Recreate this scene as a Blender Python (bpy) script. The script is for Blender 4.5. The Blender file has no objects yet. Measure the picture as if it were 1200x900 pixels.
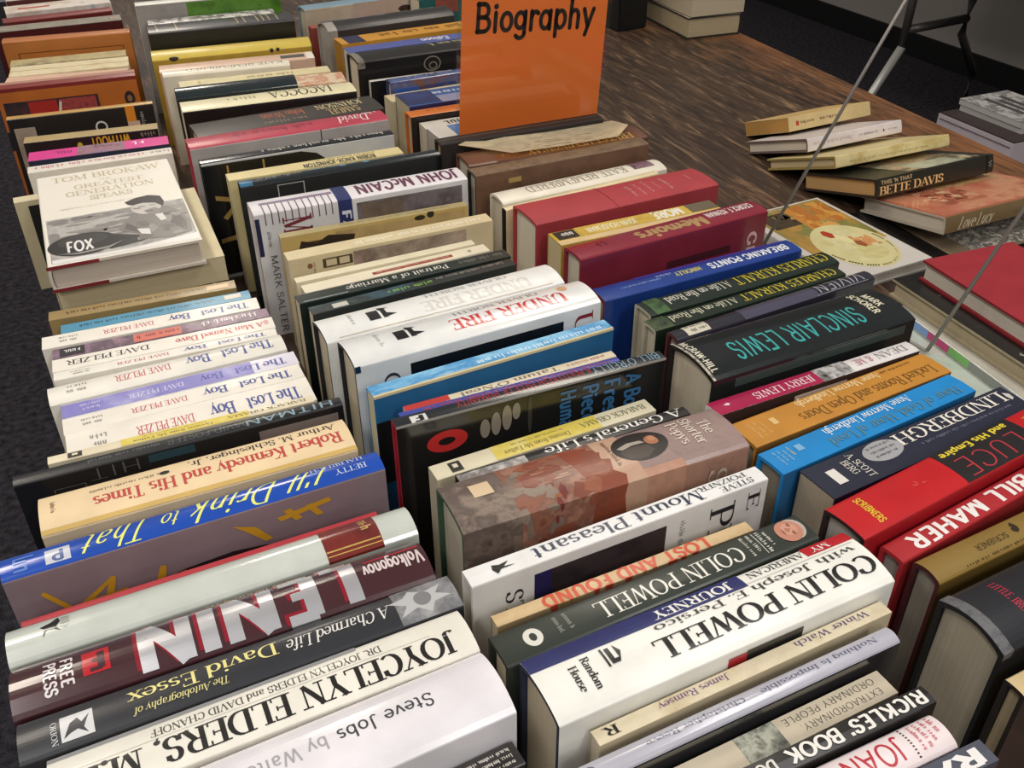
import bpy, bmesh, math, random
from mathutils import Vector, Matrix, Euler

random.seed(7)
SC = bpy.context.scene
COL = SC.collection
TT = 0.74                      # height of the table top above the carpet

# ------------------------------------------------------------------ camera
cam = bpy.data.cameras.new('camera')
cam.lens = 33.72
cam.sensor_width = 36.0
cam.clip_start = 0.02
cam_ob = bpy.data.objects.new('camera', cam)
COL.objects.link(cam_ob)
P_, R_ = math.radians(34.561), math.radians(0.348)
f0 = Vector((0, math.cos(P_), -math.sin(P_)))
r0 = Vector((1, 0, 0))
d0 = f0.cross(r0)
rv = r0 * math.cos(R_) + d0 * math.sin(R_)
dv = d0 * math.cos(R_) - r0 * math.sin(R_)
yaw0 = Matrix.Rotation(-math.radians(23.0), 3, 'Z')
rv, dv, fv = yaw0 @ rv, yaw0 @ dv, yaw0 @ f0
cam_ob.matrix_world = Matrix(((rv.x, -dv.x, -fv.x, 0), (rv.y, -dv.y, -fv.y, 0), (rv.z, -dv.z, -fv.z, TT + 0.5894), (0, 0, 0, 1)))
SC.camera = cam_ob

# ------------------------------------------------------------------ light
SC.view_settings.view_transform = 'Standard'
SC.view_settings.look = 'None'
SC.view_settings.gamma = 1.0
SC.view_settings.use_curve_mapping = False
SC.view_settings.exposure = -0.20
wd = bpy.data.worlds.new('room_ambient')
SC.world = wd
wd.use_nodes = True
wd.node_tree.nodes['Background'].inputs[0].default_value = (1.0, 0.965, 0.93, 1)
wd.node_tree.nodes['Background'].inputs[1].default_value = 0.17

def ceiling_or_fill_panel(x, y, sx, sy, watts):
    l = bpy.data.lights.new('ceiling_or_fill_light', 'AREA')
    l.shape = 'RECTANGLE'
    l.size, l.size_y = sx, sy
    l.energy = watts
    l.color = (1.0, 0.90, 0.77) if y > 2 else (1.0, 0.965, 0.925)
    o = bpy.data.objects.new('ceiling_or_fill_light', l)
    o.location = (x, y, 2.9)
    COL.objects.link(o)

for (px, py, w) in ((-0.7, 0.2, 21), (1.3, 0.2, 17), (-0.7, 2.3, 24), (1.3, 2.3, 15), (-2.7, 1.2, 22), (0.3, 4.6, 26), (-1.9, 4.6, 22), (-0.9, -1.9, 36), (0.9, -1.9, 36), (-0.1, -3.9, 44)):  # panels at negative y are unseen fills added to brighten the near covers
    ceiling_or_fill_panel(px, py, 0.32, 1.25, w)

# ------------------------------------------------------------------ materials
def lin(h):
    h = h.lstrip('#')
    out = []
    for i in (0, 2, 4):
        c = int(h[i:i + 2], 16) / 255
        out.append(c / 12.92 if c <= 0.04045 else ((c + 0.055) / 1.055) ** 2.4)
    return (*out, 1)

MATS = {}

def paint(h, rough=0.45, coat=0.0, metal=0.0, wear=0.06, scale=35, spec=0.4):
    key = (h, rough, coat, metal, wear, scale)
    if key in MATS:
        return MATS[key]
    m = bpy.data.materials.new('print_' + h.strip('#'))
    m.use_nodes = True
    nt = m.node_tree
    b = nt.nodes['Principled BSDF']
    b.inputs['Roughness'].default_value = rough
    b.inputs['Metallic'].default_value = metal
    b.inputs['Coat Weight'].default_value = coat
    b.inputs['Coat Roughness'].default_value = 0.12
    b.inputs['Specular IOR Level'].default_value = spec
    c = lin(h)
    if wear:
        tc = nt.nodes.new('ShaderNodeTexCoord')
        nz = nt.nodes.new('ShaderNodeTexNoise')
        nz.inputs['Scale'].default_value = scale
        nz.inputs['Detail'].default_value = 5
        rp = nt.nodes.new('ShaderNodeValToRGB')
        rp.color_ramp.elements[0].position = 0.3
        rp.color_ramp.elements[1].position = 0.7
        rp.color_ramp.elements[0].color = tuple(x * (1 - wear * 1.6) for x in c[:3]) + (1,)
        rp.color_ramp.elements[1].color = tuple(min(1, x * (1 + wear) + wear * 0.012) for x in c[:3]) + (1,)
        nt.links.new(tc.outputs['Object'], nz.inputs['Vector'])
        nt.links.new(nz.outputs['Fac'], rp.inputs['Fac'])
        nt.links.new(rp.outputs['Color'], b.inputs['Base Color'])
    else:
        b.inputs['Base Color'].default_value = c
    MATS[key] = m
    return m

def picture(cols, scale=30, rough=0.4, coat=0.0, stretch=(1, 1, 1), dist=0.2):
    """a printed picture: blotches of several colours"""
    key = ('pic', tuple(cols), scale, rough, coat, stretch)
    if key in MATS:
        return MATS[key]
    m = bpy.data.materials.new('picture_' + cols[0].strip('#'))
    m.use_nodes = True
    nt = m.node_tree
    b = nt.nodes['Principled BSDF']
    b.inputs['Roughness'].default_value = rough
    b.inputs['Coat Weight'].default_value = coat
    b.inputs['Coat Roughness'].default_value = 0.12
    tc = nt.nodes.new('ShaderNodeTexCoord')
    mp = nt.nodes.new('ShaderNodeMapping')
    mp.inputs['Scale'].default_value = stretch
    nz = nt.nodes.new('ShaderNodeTexNoise')
    nz.inputs['Scale'].default_value = scale
    nz.inputs['Detail'].default_value = 7
    nz.inputs['Roughness'].default_value = 0.62
    nz.inputs['Distortion'].default_value = dist
    rp = nt.nodes.new('ShaderNodeValToRGB')
    el = rp.color_ramp.elements
    n = len(cols)
    for i, h in enumerate(cols):
        pos = 0.3 + 0.4 * i / max(1, n - 1)
        if i < 2:
            el[i].position = pos if n > 1 else 0.5
            el[i].color = lin(h)
        else:
            e = el.new(pos)
            e.color = lin(h)
    if n == 1:
        el[1].color = lin(cols[0])
    nt.links.new(tc.outputs['Object'], mp.inputs['Vector'])
    nt.links.new(mp.outputs['Vector'], nz.inputs['Vector'])
    nt.links.new(nz.outputs['Fac'], rp.inputs['Fac'])
    nt.links.new(rp.outputs['Color'], b.inputs['Base Color'])
    MATS[key] = m
    return m

def pages(h, lying=False):
    key = ('pages', h, lying)
    if key in MATS:
        return MATS[key]
    m = bpy.data.materials.new('page_edges_' + h.strip('#'))
    m.use_nodes = True
    nt = m.node_tree
    b = nt.nodes['Principled BSDF']
    b.inputs['Roughness'].default_value = 0.85
    b.inputs['Specular IOR Level'].default_value = 0.15
    tc = nt.nodes.new('ShaderNodeTexCoord')
    mp = nt.nodes.new('ShaderNodeMapping')
    mp.inputs['Scale'].default_value = (14, 14, 1500) if lying else (14, 1500, 14)
    nz = nt.nodes.new('ShaderNodeTexNoise')
    nz.inputs['Scale'].default_value = 1.0
    nz.inputs['Detail'].default_value = 3
    rp = nt.nodes.new('ShaderNodeValToRGB')
    c = lin(h)
    rp.color_ramp.elements[0].position = 0.3
    rp.color_ramp.elements[1].position = 0.65
    rp.color_ramp.elements[0].color = tuple(x * 0.84 for x in c[:3]) + (1,)
    rp.color_ramp.elements[1].color = c
    nt.links.new(tc.outputs['Object'], mp.inputs['Vector'])
    nt.links.new(mp.outputs['Vector'], nz.inputs['Vector'])
    nt.links.new(nz.outputs['Fac'], rp.inputs['Fac'])
    nt.links.new(rp.outputs['Color'], b.inputs['Base Color'])
    bp = nt.nodes.new('ShaderNodeBump')
    bp.inputs['Strength'].default_value = 0.12
    bp.inputs['Distance'].default_value = 0.0006
    nt.links.new(nz.outputs['Fac'], bp.inputs['Height'])
    nt.links.new(bp.outputs['Normal'], b.inputs['Normal'])
    MATS[key] = m
    return m

# ------------------------------------------------------------------ helpers
def link(name, me, parent=None, loc=None):
    o = bpy.data.objects.new(name, me)
    COL.objects.link(o)
    if parent is not None:
        o.parent = parent
    if loc is not None:
        o.location = loc
    return o

def from_bm(name, bm, mats, parent=None, smooth=False):
    me = bpy.data.meshes.new(name)
    bm.normal_update()
    bm.to_mesh(me)
    bm.free()
    for m in (mats if isinstance(mats, (list, tuple)) else [mats]):
        me.materials.append(m)
    if smooth:
        for p in me.polygons:
            p.use_smooth = True
    return link(name, me, parent)

def tag(o, label, cat, group=None, kind=None):
    if label: o['label'] = label
    if cat: o['category'] = cat
    if group: o['group'] = group
    if kind: o['kind'] = kind
    return o

def bm_box(bm, x0, x1, y0, y1, z0, z1, mi=0, M=None):
    vs = [Vector((x, y, z)) for x in (x0, x1) for y in (y0, y1) for z in (z0, z1)]
    if M is not None:
        vs = [M @ v for v in vs]
    v = [bm.verts.new(p) for p in vs]
    for f in ((0, 1, 3, 2), (4, 6, 7, 5), (0, 4, 5, 1), (2, 3, 7, 6), (0, 2, 6, 4), (1, 5, 7, 3)):
        fc = bm.faces.new([v[i] for i in f])
        fc.material_index = mi

def bm_tube(bm, pts, r, n=10):
    pts = [Vector(p) for p in pts]
    rings = []
    for i, p in enumerate(pts):
        a = pts[max(0, i - 1)]
        c = pts[min(len(pts) - 1, i + 1)]
        t = (c - a).normalized()
        s = t.cross(Vector((0, 0, 1)))
        if s.length < 1e-3: s = t.cross(Vector((1, 0, 0)))
        s.normalize()
        q = t.cross(s)
        rings.append([bm.verts.new(p + (s * math.cos(2 * math.pi * k / n) + q * math.sin(2 * math.pi * k / n)) * r) for k in range(n)])
    for a, c in zip(rings, rings[1:]):
        for k in range(n):
            bm.faces.new((a[k], a[(k + 1) % n], c[(k + 1) % n], c[k]))
    bm.faces.new(rings[0][::-1])
    bm.faces.new(rings[-1])

# ------------------------------------------------------------------ lettering
# A skeleton alphabet: L = line(s), C = arc (cx,cy,rx,ry,a0,a1), D = dot, S = serif. h/n = heavy or hairline stroke.
GL = {
'A': (.74, 'Ln .05,0 .37,1;Lh .37,1 .69,0;L .17,.36 .57,.36;S .06,0;S .68,0'),
'B': (.66, 'L .13,0 .13,1;L .1,.98 .35,.98;C .35,.75,.19,.23,90,-90;L .13,.52 .37,.52;C .37,.27,.23,.25,90,-90;L .1,.02 .37,.02;S .1,0;S .1,1'),
'C': (.70, 'C .38,.5,.31,.48,48,312;L .59,.9 .61,.68'),
'D': (.76, 'L .13,0 .13,1;L .1,.98 .34,.98;C .34,.5,.34,.48,90,-90;L .1,.02 .34,.02;S .1,0;S .1,1'),
'E': (.60, 'L .13,0 .13,1;L .1,.98 .53,.98;L .13,.52 .42,.52;L .1,.02 .55,.02;S .1,0;S .1,1;Ln .53,1 .53,.8;Ln .55,0 .55,.2;Ln .42,.62 .42,.42'),
'F': (.56, 'L .13,0 .13,1;L .1,.98 .52,.98;L .13,.5 .42,.5;S .13,0;S .1,1;Ln .52,1 .52,.8;Ln .42,.6 .42,.4'),
'G': (.76, 'C .38,.5,.31,.48,48,318;L .62,.42 .62,.1;S .62,.43;L .58,.9 .6,.7'),
'H': (.80, 'L .15,0 .15,1;L .65,0 .65,1;L .15,.52 .65,.52;S .15,0;S .15,1;S .65,0;S .65,1'),
'I': (.32, 'L .16,0 .16,1;S .16,0;S .16,1'),
'J': (.44, 'L .29,1 .29,.15;C .15,.12,.14,.17,0,-150;S .29,1'),
'K': (.74, 'L .15,0 .15,1;Ln .17,.42 .59,1;Lh .31,.58 .66,0;S .15,0;S .15,1;S .6,1;S .66,0'),
'L': (.58, 'L .13,0 .13,1;L .1,.02 .53,.02;Ln .53,0 .53,.22;S .1,0;S .13,1'),
'M': (.92, 'Ln .13,0 .14,1;Lh .14,1 .46,.04;Ln .46,.04 .77,1;L .77,1 .79,0;S .13,0;S .79,0;S .11,1;S .8,1'),
'N': (.80, 'Ln .13,0 .13,1;Lh .13,1 .66,0;Ln .66,0 .66,1;S .13,0;S .66,1;S .1,1'),
'O': (.80, 'C .40,.5,.33,.48,0,360'),
'P': (.62, 'L .13,0 .13,1;L .1,.98 .34,.98;C .34,.73,.22,.25,90,-90;L .13,.48 .34,.48;S .13,0;S .1,1'),
'Q': (.80, 'C .40,.5,.33,.48,0,360;Lh .42,.2 .7,-.14'),
'R': (.72, 'L .13,0 .13,1;L .1,.98 .34,.98;C .34,.74,.22,.24,90,-90;L .13,.5 .34,.5;Lh .36,.5 .63,0;S .13,0;S .1,1;S .65,0'),
'S': (.56, 'C .28,.74,.19,.24,35,270;C .28,.26,.21,.24,90,-150;L .45,.92 .46,.74;L .08,.26 .08,.06'),
'T': (.66, 'L .33,0 .33,1;L .04,.98 .62,.98;Ln .05,1 .05,.8;Ln .61,1 .61,.8;S .33,0'),
'U': (.78, 'L .15,1 .15,.32;C .39,.32,.24,.3,180,360;Ln .63,.32 .63,1;S .15,1;S .63,1'),
'V': (.72, 'Lh .06,1 .36,0;Ln .36,0 .66,1;S .08,1;S .64,1'),
'W': (1.0, 'Lh .06,1 .29,0;Ln .29,0 .50,.92;Lh .50,.92 .72,0;Ln .72,0 .94,1;S .08,1;S .92,1'),
'X': (.70, 'Lh .08,1 .62,0;Ln .08,0 .62,1;S .1,0;S .6,0;S .1,1;S .6,1'),
'Y': (.68, 'Lh .06,1 .34,.46;Ln .34,.46 .62,1;L .34,.48 .34,0;S .34,0;S .08,1;S .6,1'),
'Z': (.62, 'L .08,.98 .54,.98;Lh .54,1 .08,0;L .08,.02 .56,.02;Ln .08,1 .08,.8;Ln .56,0 .56,.2'),
'a': (.54, 'C .23,.47,.17,.18,150,0;L .40,.47 .40,.06;C .24,.19,.16,.18,70,290;L .24,.38 .4,.36;L .26,.02 .4,.1;Ln .4,.06 .49,.02'),
'@': (.56, 'C .26,.33,.2,.31,0,360;L .46,.66 .46,0'),
'b': (.58, 'L .12,1 .12,0;C .31,.33,.2,.31,0,360;S .1,1,.06'),
'c': (.48, 'C .27,.33,.2,.31,45,315'),
'd': (.60, 'C .26,.33,.2,.31,0,360;L .47,1 .47,0;S .45,1,.06;S .5,0,.06'),
'e': (.51, 'C .27,.33,.21,.31,0,312;L .06,.38 .48,.38'),
'f': (.36, 'L .16,0 .16,.8;C .28,.8,.12,.18,180,30;L .04,.64 .32,.64;S .16,0'),
'g': (.56, 'C .26,.36,.2,.28,0,360;L .46,.66 .46,-.1;C .27,-.1,.19,.18,0,-150'),
'h': (.60, 'L .12,1 .12,0;C .29,.4,.17,.24,160,0;L .46,.4 .46,0;S .12,0,.09;S .46,0,.09;S .1,1,.06'),
'i': (.28, 'L .14,.66 .14,0;D .14,.88;S .14,0,.09;S .12,.66,.06'),
'j': (.28, 'L .16,.66 .16,-.1;C .05,-.1,.11,.16,0,-120;D .16,.88'),
'k': (.56, 'L .12,1 .12,0;Ln .14,.26 .42,.66;Lh .24,.38 .46,0;S .12,0,.09;S .47,0,.09;S .1,1,.06;S .42,.66,.07'),
'l': (.26, 'L .13,1 .13,0;S .13,0,.09;S .11,1,.06'),
'm': (.88, 'L .12,.66 .12,0;C .28,.4,.16,.24,170,0;L .44,.4 .44,0;C .60,.4,.16,.24,170,0;L .76,.4 .76,0;S .12,0,.09;S .44,0,.09;S .76,0,.09;S .1,.66,.06'),
'n': (.60, 'L .12,.66 .12,0;C .29,.4,.17,.24,165,0;L .46,.4 .46,0;S .12,0,.09;S .46,0,.09;S .1,.66,.06'),
'o': (.55, 'C .275,.33,.21,.31,0,360'),
'p': (.58, 'L .12,.66 .12,-.28;C .31,.33,.2,.31,0,360;S .12,-.28,.09'),
'q': (.58, 'C .26,.33,.2,.31,0,360;L .46,.66 .46,-.28;S .46,-.28,.09'),
'r': (.42, 'L .12,.66 .12,0;C .29,.4,.17,.24,165,50;S .12,0,.09;S .1,.66,.06'),
's': (.42, 'C .21,.49,.14,.15,30,270;C .21,.18,.15,.16,90,-150'),
't': (.36, 'L .16,.88 .16,.14;C .27,.14,.11,.12,180,300;L .03,.64 .32,.64'),
'u': (.60, 'L .12,.66 .12,.24;C .28,.24,.16,.22,180,360;L .46,.66 .46,0;S .1,.66,.06;S .44,.66,.06;S .5,0,.05'),
'v': (.52, 'Lh .05,.66 .26,0;Ln .26,0 .47,.66;S .06,.66,.09;S .46,.66,.09'),
'w': (.78, 'Lh .05,.66 .23,0;Ln .23,0 .39,.6;Lh .39,.6 .56,0;Ln .56,0 .73,.66;S .06,.66,.09;S .72,.66,.09'),
'x': (.52, 'Lh .06,.66 .46,0;Ln .06,0 .46,.66;S .08,0,.08;S .44,0,.08;S .08,.66,.08;S .44,.66,.08'),
'y': (.52, 'Lh .05,.66 .27,.02;Ln .47,.66 .18,-.28;S .06,.66,.09;S .46,.66,.08'),
'z': (.46, 'L .06,.64 .4,.64;Lh .4,.66 .06,0;L .06,.02 .42,.02'),
'.': (.24, 'D .12,.05'), ',': (.26, 'D .13,.05;Ln .16,.06 .08,-.16'), "'": (.22, 'Lh .11,1 .11,.76'),
'-': (.36, 'L .05,.36 .31,.36'), '&': (.8, 'C .32,.76,.16,.22,-40,220;Lh .2,.62 .68,0;C .3,.24,.22,.23,120,330;Ln .48,.1 .64,.42'),
'1': (.4, 'L .2,0 .2,1;L .08,.84 .2,1;S .2,0'),
' ': (.30, ''),
}
FONTS = {  # thick, thin, serif, shear, squeeze of the rounds to boxes
    's': (.125, .045, 1, 0), 'sb': (.17, .055, 1, 0), 'i': (.105, .04, 0, .55), 'si': (.12, .045, 1, .22),
    'a': (.115, .105, 0, 0), 'ab': (.20, .17, 0, 0), 'm': (.165, .165, 0, .04), 'h': (.06, .05, 0, 0), 'x': (.24, .20, 0, 0),
}

def glyph_strokes(ch, font):
    thick, thin, serif, shear = FONTS[font]
    adv, src = GL.get(ch, GL[' '])
    polys = []
    def width(dx, dy, mode):
        if mode == 'h': return thick
        if mode == 'n': return thin if serif else (thick + thin) / 2
        s = abs(dy) / max(1e-9, math.hypot(dx, dy))
        return thin + (thick - thin) * s ** 1.4
    def ribbon(pts, mode):
        n = len(pts)
        L, Rr = [], []
        for i in range(n):
            a, c = pts[max(0, i - 1)], pts[min(n - 1, i + 1)]
            dx, dy = c[0] - a[0], c[1] - a[1]
            if n > 2 and pts[0] == pts[-1] and i in (0, n - 1):
                dx, dy = pts[1][0] - pts[-2][0], pts[1][1] - pts[-2][1]
            l = math.hypot(dx, dy) or 1
            w = width(dx, dy, mode) / 2
            L.append((pts[i][0] - dy / l * w, pts[i][1] + dx / l * w))
            Rr.append((pts[i][0] + dy / l * w, pts[i][1] - dx / l * w))
        for i in range(n - 1):
            polys.append([Rr[i], Rr[i + 1], L[i + 1], L[i]])
        if font == 'm' and pts[0] != pts[-1]:
            for p in (pts[0], pts[-1]):
                polys.append([(p[0] + thick / 2 * math.cos(k * math.pi / 6), p[1] + thick / 2 * math.sin(k * math.pi / 6)) for k in range(12)])
    for st in [s for s in src.split(';') if s]:
        k, body = st.split(' ', 1)
        mode = k[1:] or 'a'
        if k[0] == 'L':
            pts = [tuple(map(float, p.split(','))) for p in body.split()]
            q = []
            if not serif and len(pts) == 2 and font != 'm':   # tick marks are serifs too
                if math.dist(pts[0], pts[1]) < .24 and mode == 'n': continue
            for a, c in zip(pts, pts[1:]):
                m = max(1, int(math.dist(a, c) / .17))
                q += [(a[0] + (c[0] - a[0]) * j / m, a[1] + (c[1] - a[1]) * j / m) for j in range(m)]
            q.append(pts[-1])
            ribbon(q, mode)
        elif k[0] == 'C':
            cx, cy, rx, ry, a0, a1 = map(float, body.split(','))
            m = max(4, int(abs(a1 - a0) / 20))
            q = [(cx + rx * math.cos(math.radians(a0 + (a1 - a0) * j / m)), cy + ry * math.sin(math.radians(a0 + (a1 - a0) * j / m))) for j in range(m + 1)]
            if abs(a1 - a0) >= 360: q[-1] = q[0]
            ribbon(q, mode)
        elif k[0] == 'D':
            x, y = map(float, body.split(','))
            r = thick * .62
            polys.append([(x + r * math.cos(j * math.pi / 5), y + r * math.sin(j * math.pi / 5)) for j in range(10)])
        elif k[0] == 'S' and serif:
            v = list(map(float, body.split(',')))
            hw = (v[2] if len(v) > 2 else .115) + thick * .3
            y0, y1 = (v[1], v[1] + thin) if v[1] < .5 else (v[1] - thin, v[1])
            polys.append([(v[0] - hw, y0), (v[0] + hw, y0), (v[0] + hw, y1), (v[0] - hw, y1)])
    if shear:
        polys = [[(x + y * shear, y) for x, y in p] for p in polys]
    return adv, polys

def lay_text(text, font):
    """polygons of a line of text; x scaled to 0..1 along the line, y = 0 baseline, 1 cap height"""
    x, out = 0.0, []
    for ch in text:
        adv, polys = glyph_strokes(ch, font)
        out += [[(px + x, py) for px, py in p] for p in polys]
        x += adv + (.02 if FONTS[font][2] else .05)
    return [[(px / x, py) for px, py in p] for p in out]

def text_polys(text, font, u0, u1, v0, v1, mode):
    res = []
    for p in lay_text(text, font):
        q = []
        for s, h in p:
            if mode == 'f': q.append((u1 + (u0 - u1) * s, v0 + (v1 - v0) * h))
            elif mode == 'n': q.append((u0 + (u1 - u0) * s, v1 + (v0 - v1) * h))
            elif mode == 'd': q.append((u0 + (u1 - u0) * h, v0 + (v1 - v0) * s))
            else: q.append((u1 + (u0 - u1) * h, v0 + (v1 - v0) * s))
        res.append(q)
    return res

# ------------------------------------------------------------------ books
COVER_UNIT = 0.1          # one unit of v beyond the spine is 10 cm of cover

class Jacket:
    """outer profile of a standing book: v<0 far cover, 0..1 spine, v>1 near cover"""
    def __init__(s, L, T, W, rise, cut=0.0):
        s.L, s.T, s.W, s.rise = L, T, W, rise
        s.n = 14 if rise > 0.0006 else 2
    def yz(s, v):
        if v < 0: return s.T / 2, s.W + v * COVER_UNIT, 1.0, 0.0
        if v > 1: return -s.T / 2, s.W - (v - 1) * COVER_UNIT, -1.0, 0.0
        y = s.T / 2 - v * s.T
        k = 2 * y / s.T
        z = s.W + s.rise * (1 - k * k)
        ny, nz = s.rise * 4 * k / s.T, 1.0
        l = math.hypot(ny, nz)
        return y, z, ny / l, nz / l
    def at(s, u, v, eps):
        y, z, ny, nz = s.yz(v)
        return Vector((u * s.L - s.L / 2, y + ny * eps, z + nz * eps))

def map_polys(polys, jk, eps, M):
    bm = bmesh.new()
    for n_, p in enumerate(polys):
        lift = (n_ % 8) * 1.2e-6          # overlapping strokes lie one over the other
        try:
            bm.faces.new([bm.verts.new((a, b, lift)) for a, b in p])
        except ValueError:
            pass
    cuts = [0.0, 1.0] if jk.n < 4 else [i / jk.n for i in range(jk.n + 1)]
    vs = [v.co.y for v in bm.verts]
    if vs:
        lo, hi = min(vs), max(vs)
        for c in cuts:
            if lo + 1e-5 < c < hi - 1e-5:
                g = bm.verts[:] + bm.edges[:] + bm.faces[:]
                bmesh.ops.bisect_plane(bm, geom=g, plane_co=(0, c, 0), plane_no=(0, 1, 0), dist=1e-6)
    for v in bm.verts:
        v.co = M @ jk.at(v.co.x, v.co.y, eps + v.co.z)
    bmesh.ops.recalc_face_normals(bm, faces=bm.faces[:])
    return bm

def ell(cx, cy, rx, ry, n=28):
    return [(cx + rx * math.cos(2 * math.pi * k / n), cy + ry * math.sin(2 * math.pi * k / n)) for k in range(n)]

def rect(u0, u1, v0, v1):
    return [(u0, v0), (u1, v0), (u1, v1), (u0, v1)]

PART = {'t': 'title_lettering', 'x': 'small_print', 'r': 'printed_band', 'e': 'printed_oval', 'p': 'printed_emblem', 'n': 'cover_picture', 'b': 'painted_marks'}

def clusters(polys, jk):
    """marks that stand well apart on a cover become parts of their own"""
    box = []
    for p in polys:
        us = [a * jk.L for a, b in p]
        vs = [jk.T * b if 0 <= b <= 1 else (jk.T + (b - 1) * COVER_UNIT if b > 1 else b * COVER_UNIT) for a, b in p]
        box.append((min(us), max(us), min(vs), max(vs)))
    left, out = list(range(len(polys))), []
    while left:
        grp, edge = [], [left.pop(0)]
        while edge:
            i = edge.pop()
            grp.append(i)
            for j in left[:]:
                A, B = box[i], box[j]
                gap = max(A[0] - B[1], B[0] - A[1], A[2] - B[3], B[2] - A[3])
                if gap < 0.012:
                    left.remove(j)
                    edge.append(j)
        out.append([polys[i] for i in sorted(grp)])
    return out

def add_decals(root, jk, decals, M, gloss):
    rough, coat = gloss
    for i, d in enumerate(decals):
        k = d[0]
        eps = 0.00016 + 0.00003 * i
        name, lab = PART[k], None
        if k == 't':      # t, text, colour, font, u0,u1,v0,v1, mode
            _, text, colr, font, u0, u1, v0, v1 = d[:8]
            mode = d[8] if len(d) > 8 else 'f'
            polys = text_polys(text, font, u0, u1, v0, v1, mode)
            mat = paint(colr, rough, coat, wear=0) if not colr.startswith('M') else paint(colr[1:], 0.28, 0.2, metal=0.75, wear=0)
            eps += 0.00002
        elif k == 'x':    # x, colour, u0,u1,v0,v1 [,mode] : print too small to read
            _, colr, u0, u1, v0, v1 = d[:6]
            mode = d[6] if len(d) > 6 else 'f'
            rnd = random.Random(int(u0 * 977 + v0 * 131 + len(decals)))
            polys, a = [], 0.0
            span = abs((u1 - u0) * jk.L) if mode in 'fn' else abs(v1 - v0) * (jk.T if v1 <= 1.001 and v0 >= -0.001 else COVER_UNIT)
            hgt = abs(v1 - v0) * (jk.T if v1 <= 1.001 and v0 >= -0.001 else COVER_UNIT) if mode in 'fn' else abs(u1 - u0) * jk.L
            step = max(0.02, hgt * 0.55 / max(span, 1e-4))
            word = rnd.randint(3, 8)
            while a < 1 - step * .5:
                word -= 1
                if word < 0:
                    word = rnd.randint(3, 8)
                    a += step * .7
                    continue
                h1 = rnd.choice((.62, .66, .7, .98))
                parts = [(a, a + step * .26, 0, h1)]
                kind_ = rnd.random()
                if kind_ < .45: parts.append((a + step * .5, a + step * .74, 0, .62))
                if kind_ < .30: parts.append((a, a + step * .7, .5, .66))
                elif kind_ < .6: parts.append((a, a + step * .66, .0, .14))
                else: parts.append((a, a + step * .6, .28, .42))
                for (aa, bb, c0, c1) in parts:
                    if mode == 'f': polys.append(rect(u1 + (u0 - u1) * aa, u1 + (u0 - u1) * bb, v0 + (v1 - v0) * c0, v0 + (v1 - v0) * c1))
                    elif mode == 'n': polys.append(rect(u0 + (u1 - u0) * aa, u0 + (u1 - u0) * bb, v1 + (v0 - v1) * c0, v1 + (v0 - v1) * c1))
                    else: polys.append(rect(u0 + (u1 - u0) * c0, u0 + (u1 - u0) * c1, v0 + (v1 - v0) * aa, v0 + (v1 - v0) * bb))
                a += step
            mat = paint(colr, rough, coat, wear=0)
            eps += 0.00002
        elif k == 'r':
            polys = [rect(*d[2:6])]
            mat = paint(d[1], rough, coat, wear=.05)
        elif k == 'e':    # e, colour, cu, cv, ru, rv
            polys = [ell(*d[2:6])]
            mat = paint(d[1], rough, coat, wear=.05)
        elif k == 'p':
            polys = d[2] if isinstance(d[2][0], list) else [d[2]]
            mat = paint(d[1], rough, coat, wear=0)
        elif k == 'b':    # b, colours, how many, u0,u1,v0,v1, size_u,size_v, seed : brush marks of a printed painting
            _, cols, nb, u0, u1, v0, v1, su, sv, seed = d
            rnd = random.Random(seed)
            for ci, cc in enumerate(cols):
                marks = []
                for _i in range(nb):
                    cu, cv = rnd.uniform(u0, u1), rnd.uniform(v0, v1)
                    a0, ru, rv_ = rnd.uniform(0, 6.28), su * rnd.uniform(.4, 1.3), sv * rnd.uniform(.4, 1.3)
                    marks.append([(min(u1, max(u0, cu + ru * math.cos(a0 + t * .785) * rnd.uniform(.5, 1.2))), min(max(v0, v1), max(min(v0, v1), cv + rv_ * math.sin(a0 + t * .785) * rnd.uniform(.5, 1.2)))) for t in range(8)])
                for part in clusters(marks, jk):
                    from_bm(name, map_polys(part, jk, eps + .000006 * ci, M), paint(cc, rough, coat, wear=.08, scale=120), root)
            continue
        elif k == 'n':    # n, colours, scale, u0,u1,v0,v1 [,stretch]
            polys = [rect(*d[3:7])]
            mat = picture(d[1], d[2], rough, coat, d[7] if len(d) > 7 else (1, 1, 1))
        for part in (clusters(polys, jk) if k in 'px' else [polys]):
            from_bm(name, map_polys(part, jk, eps, M), mat, root)

LIE = Matrix.Rotation(math.radians(90), 4, 'X')

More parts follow.
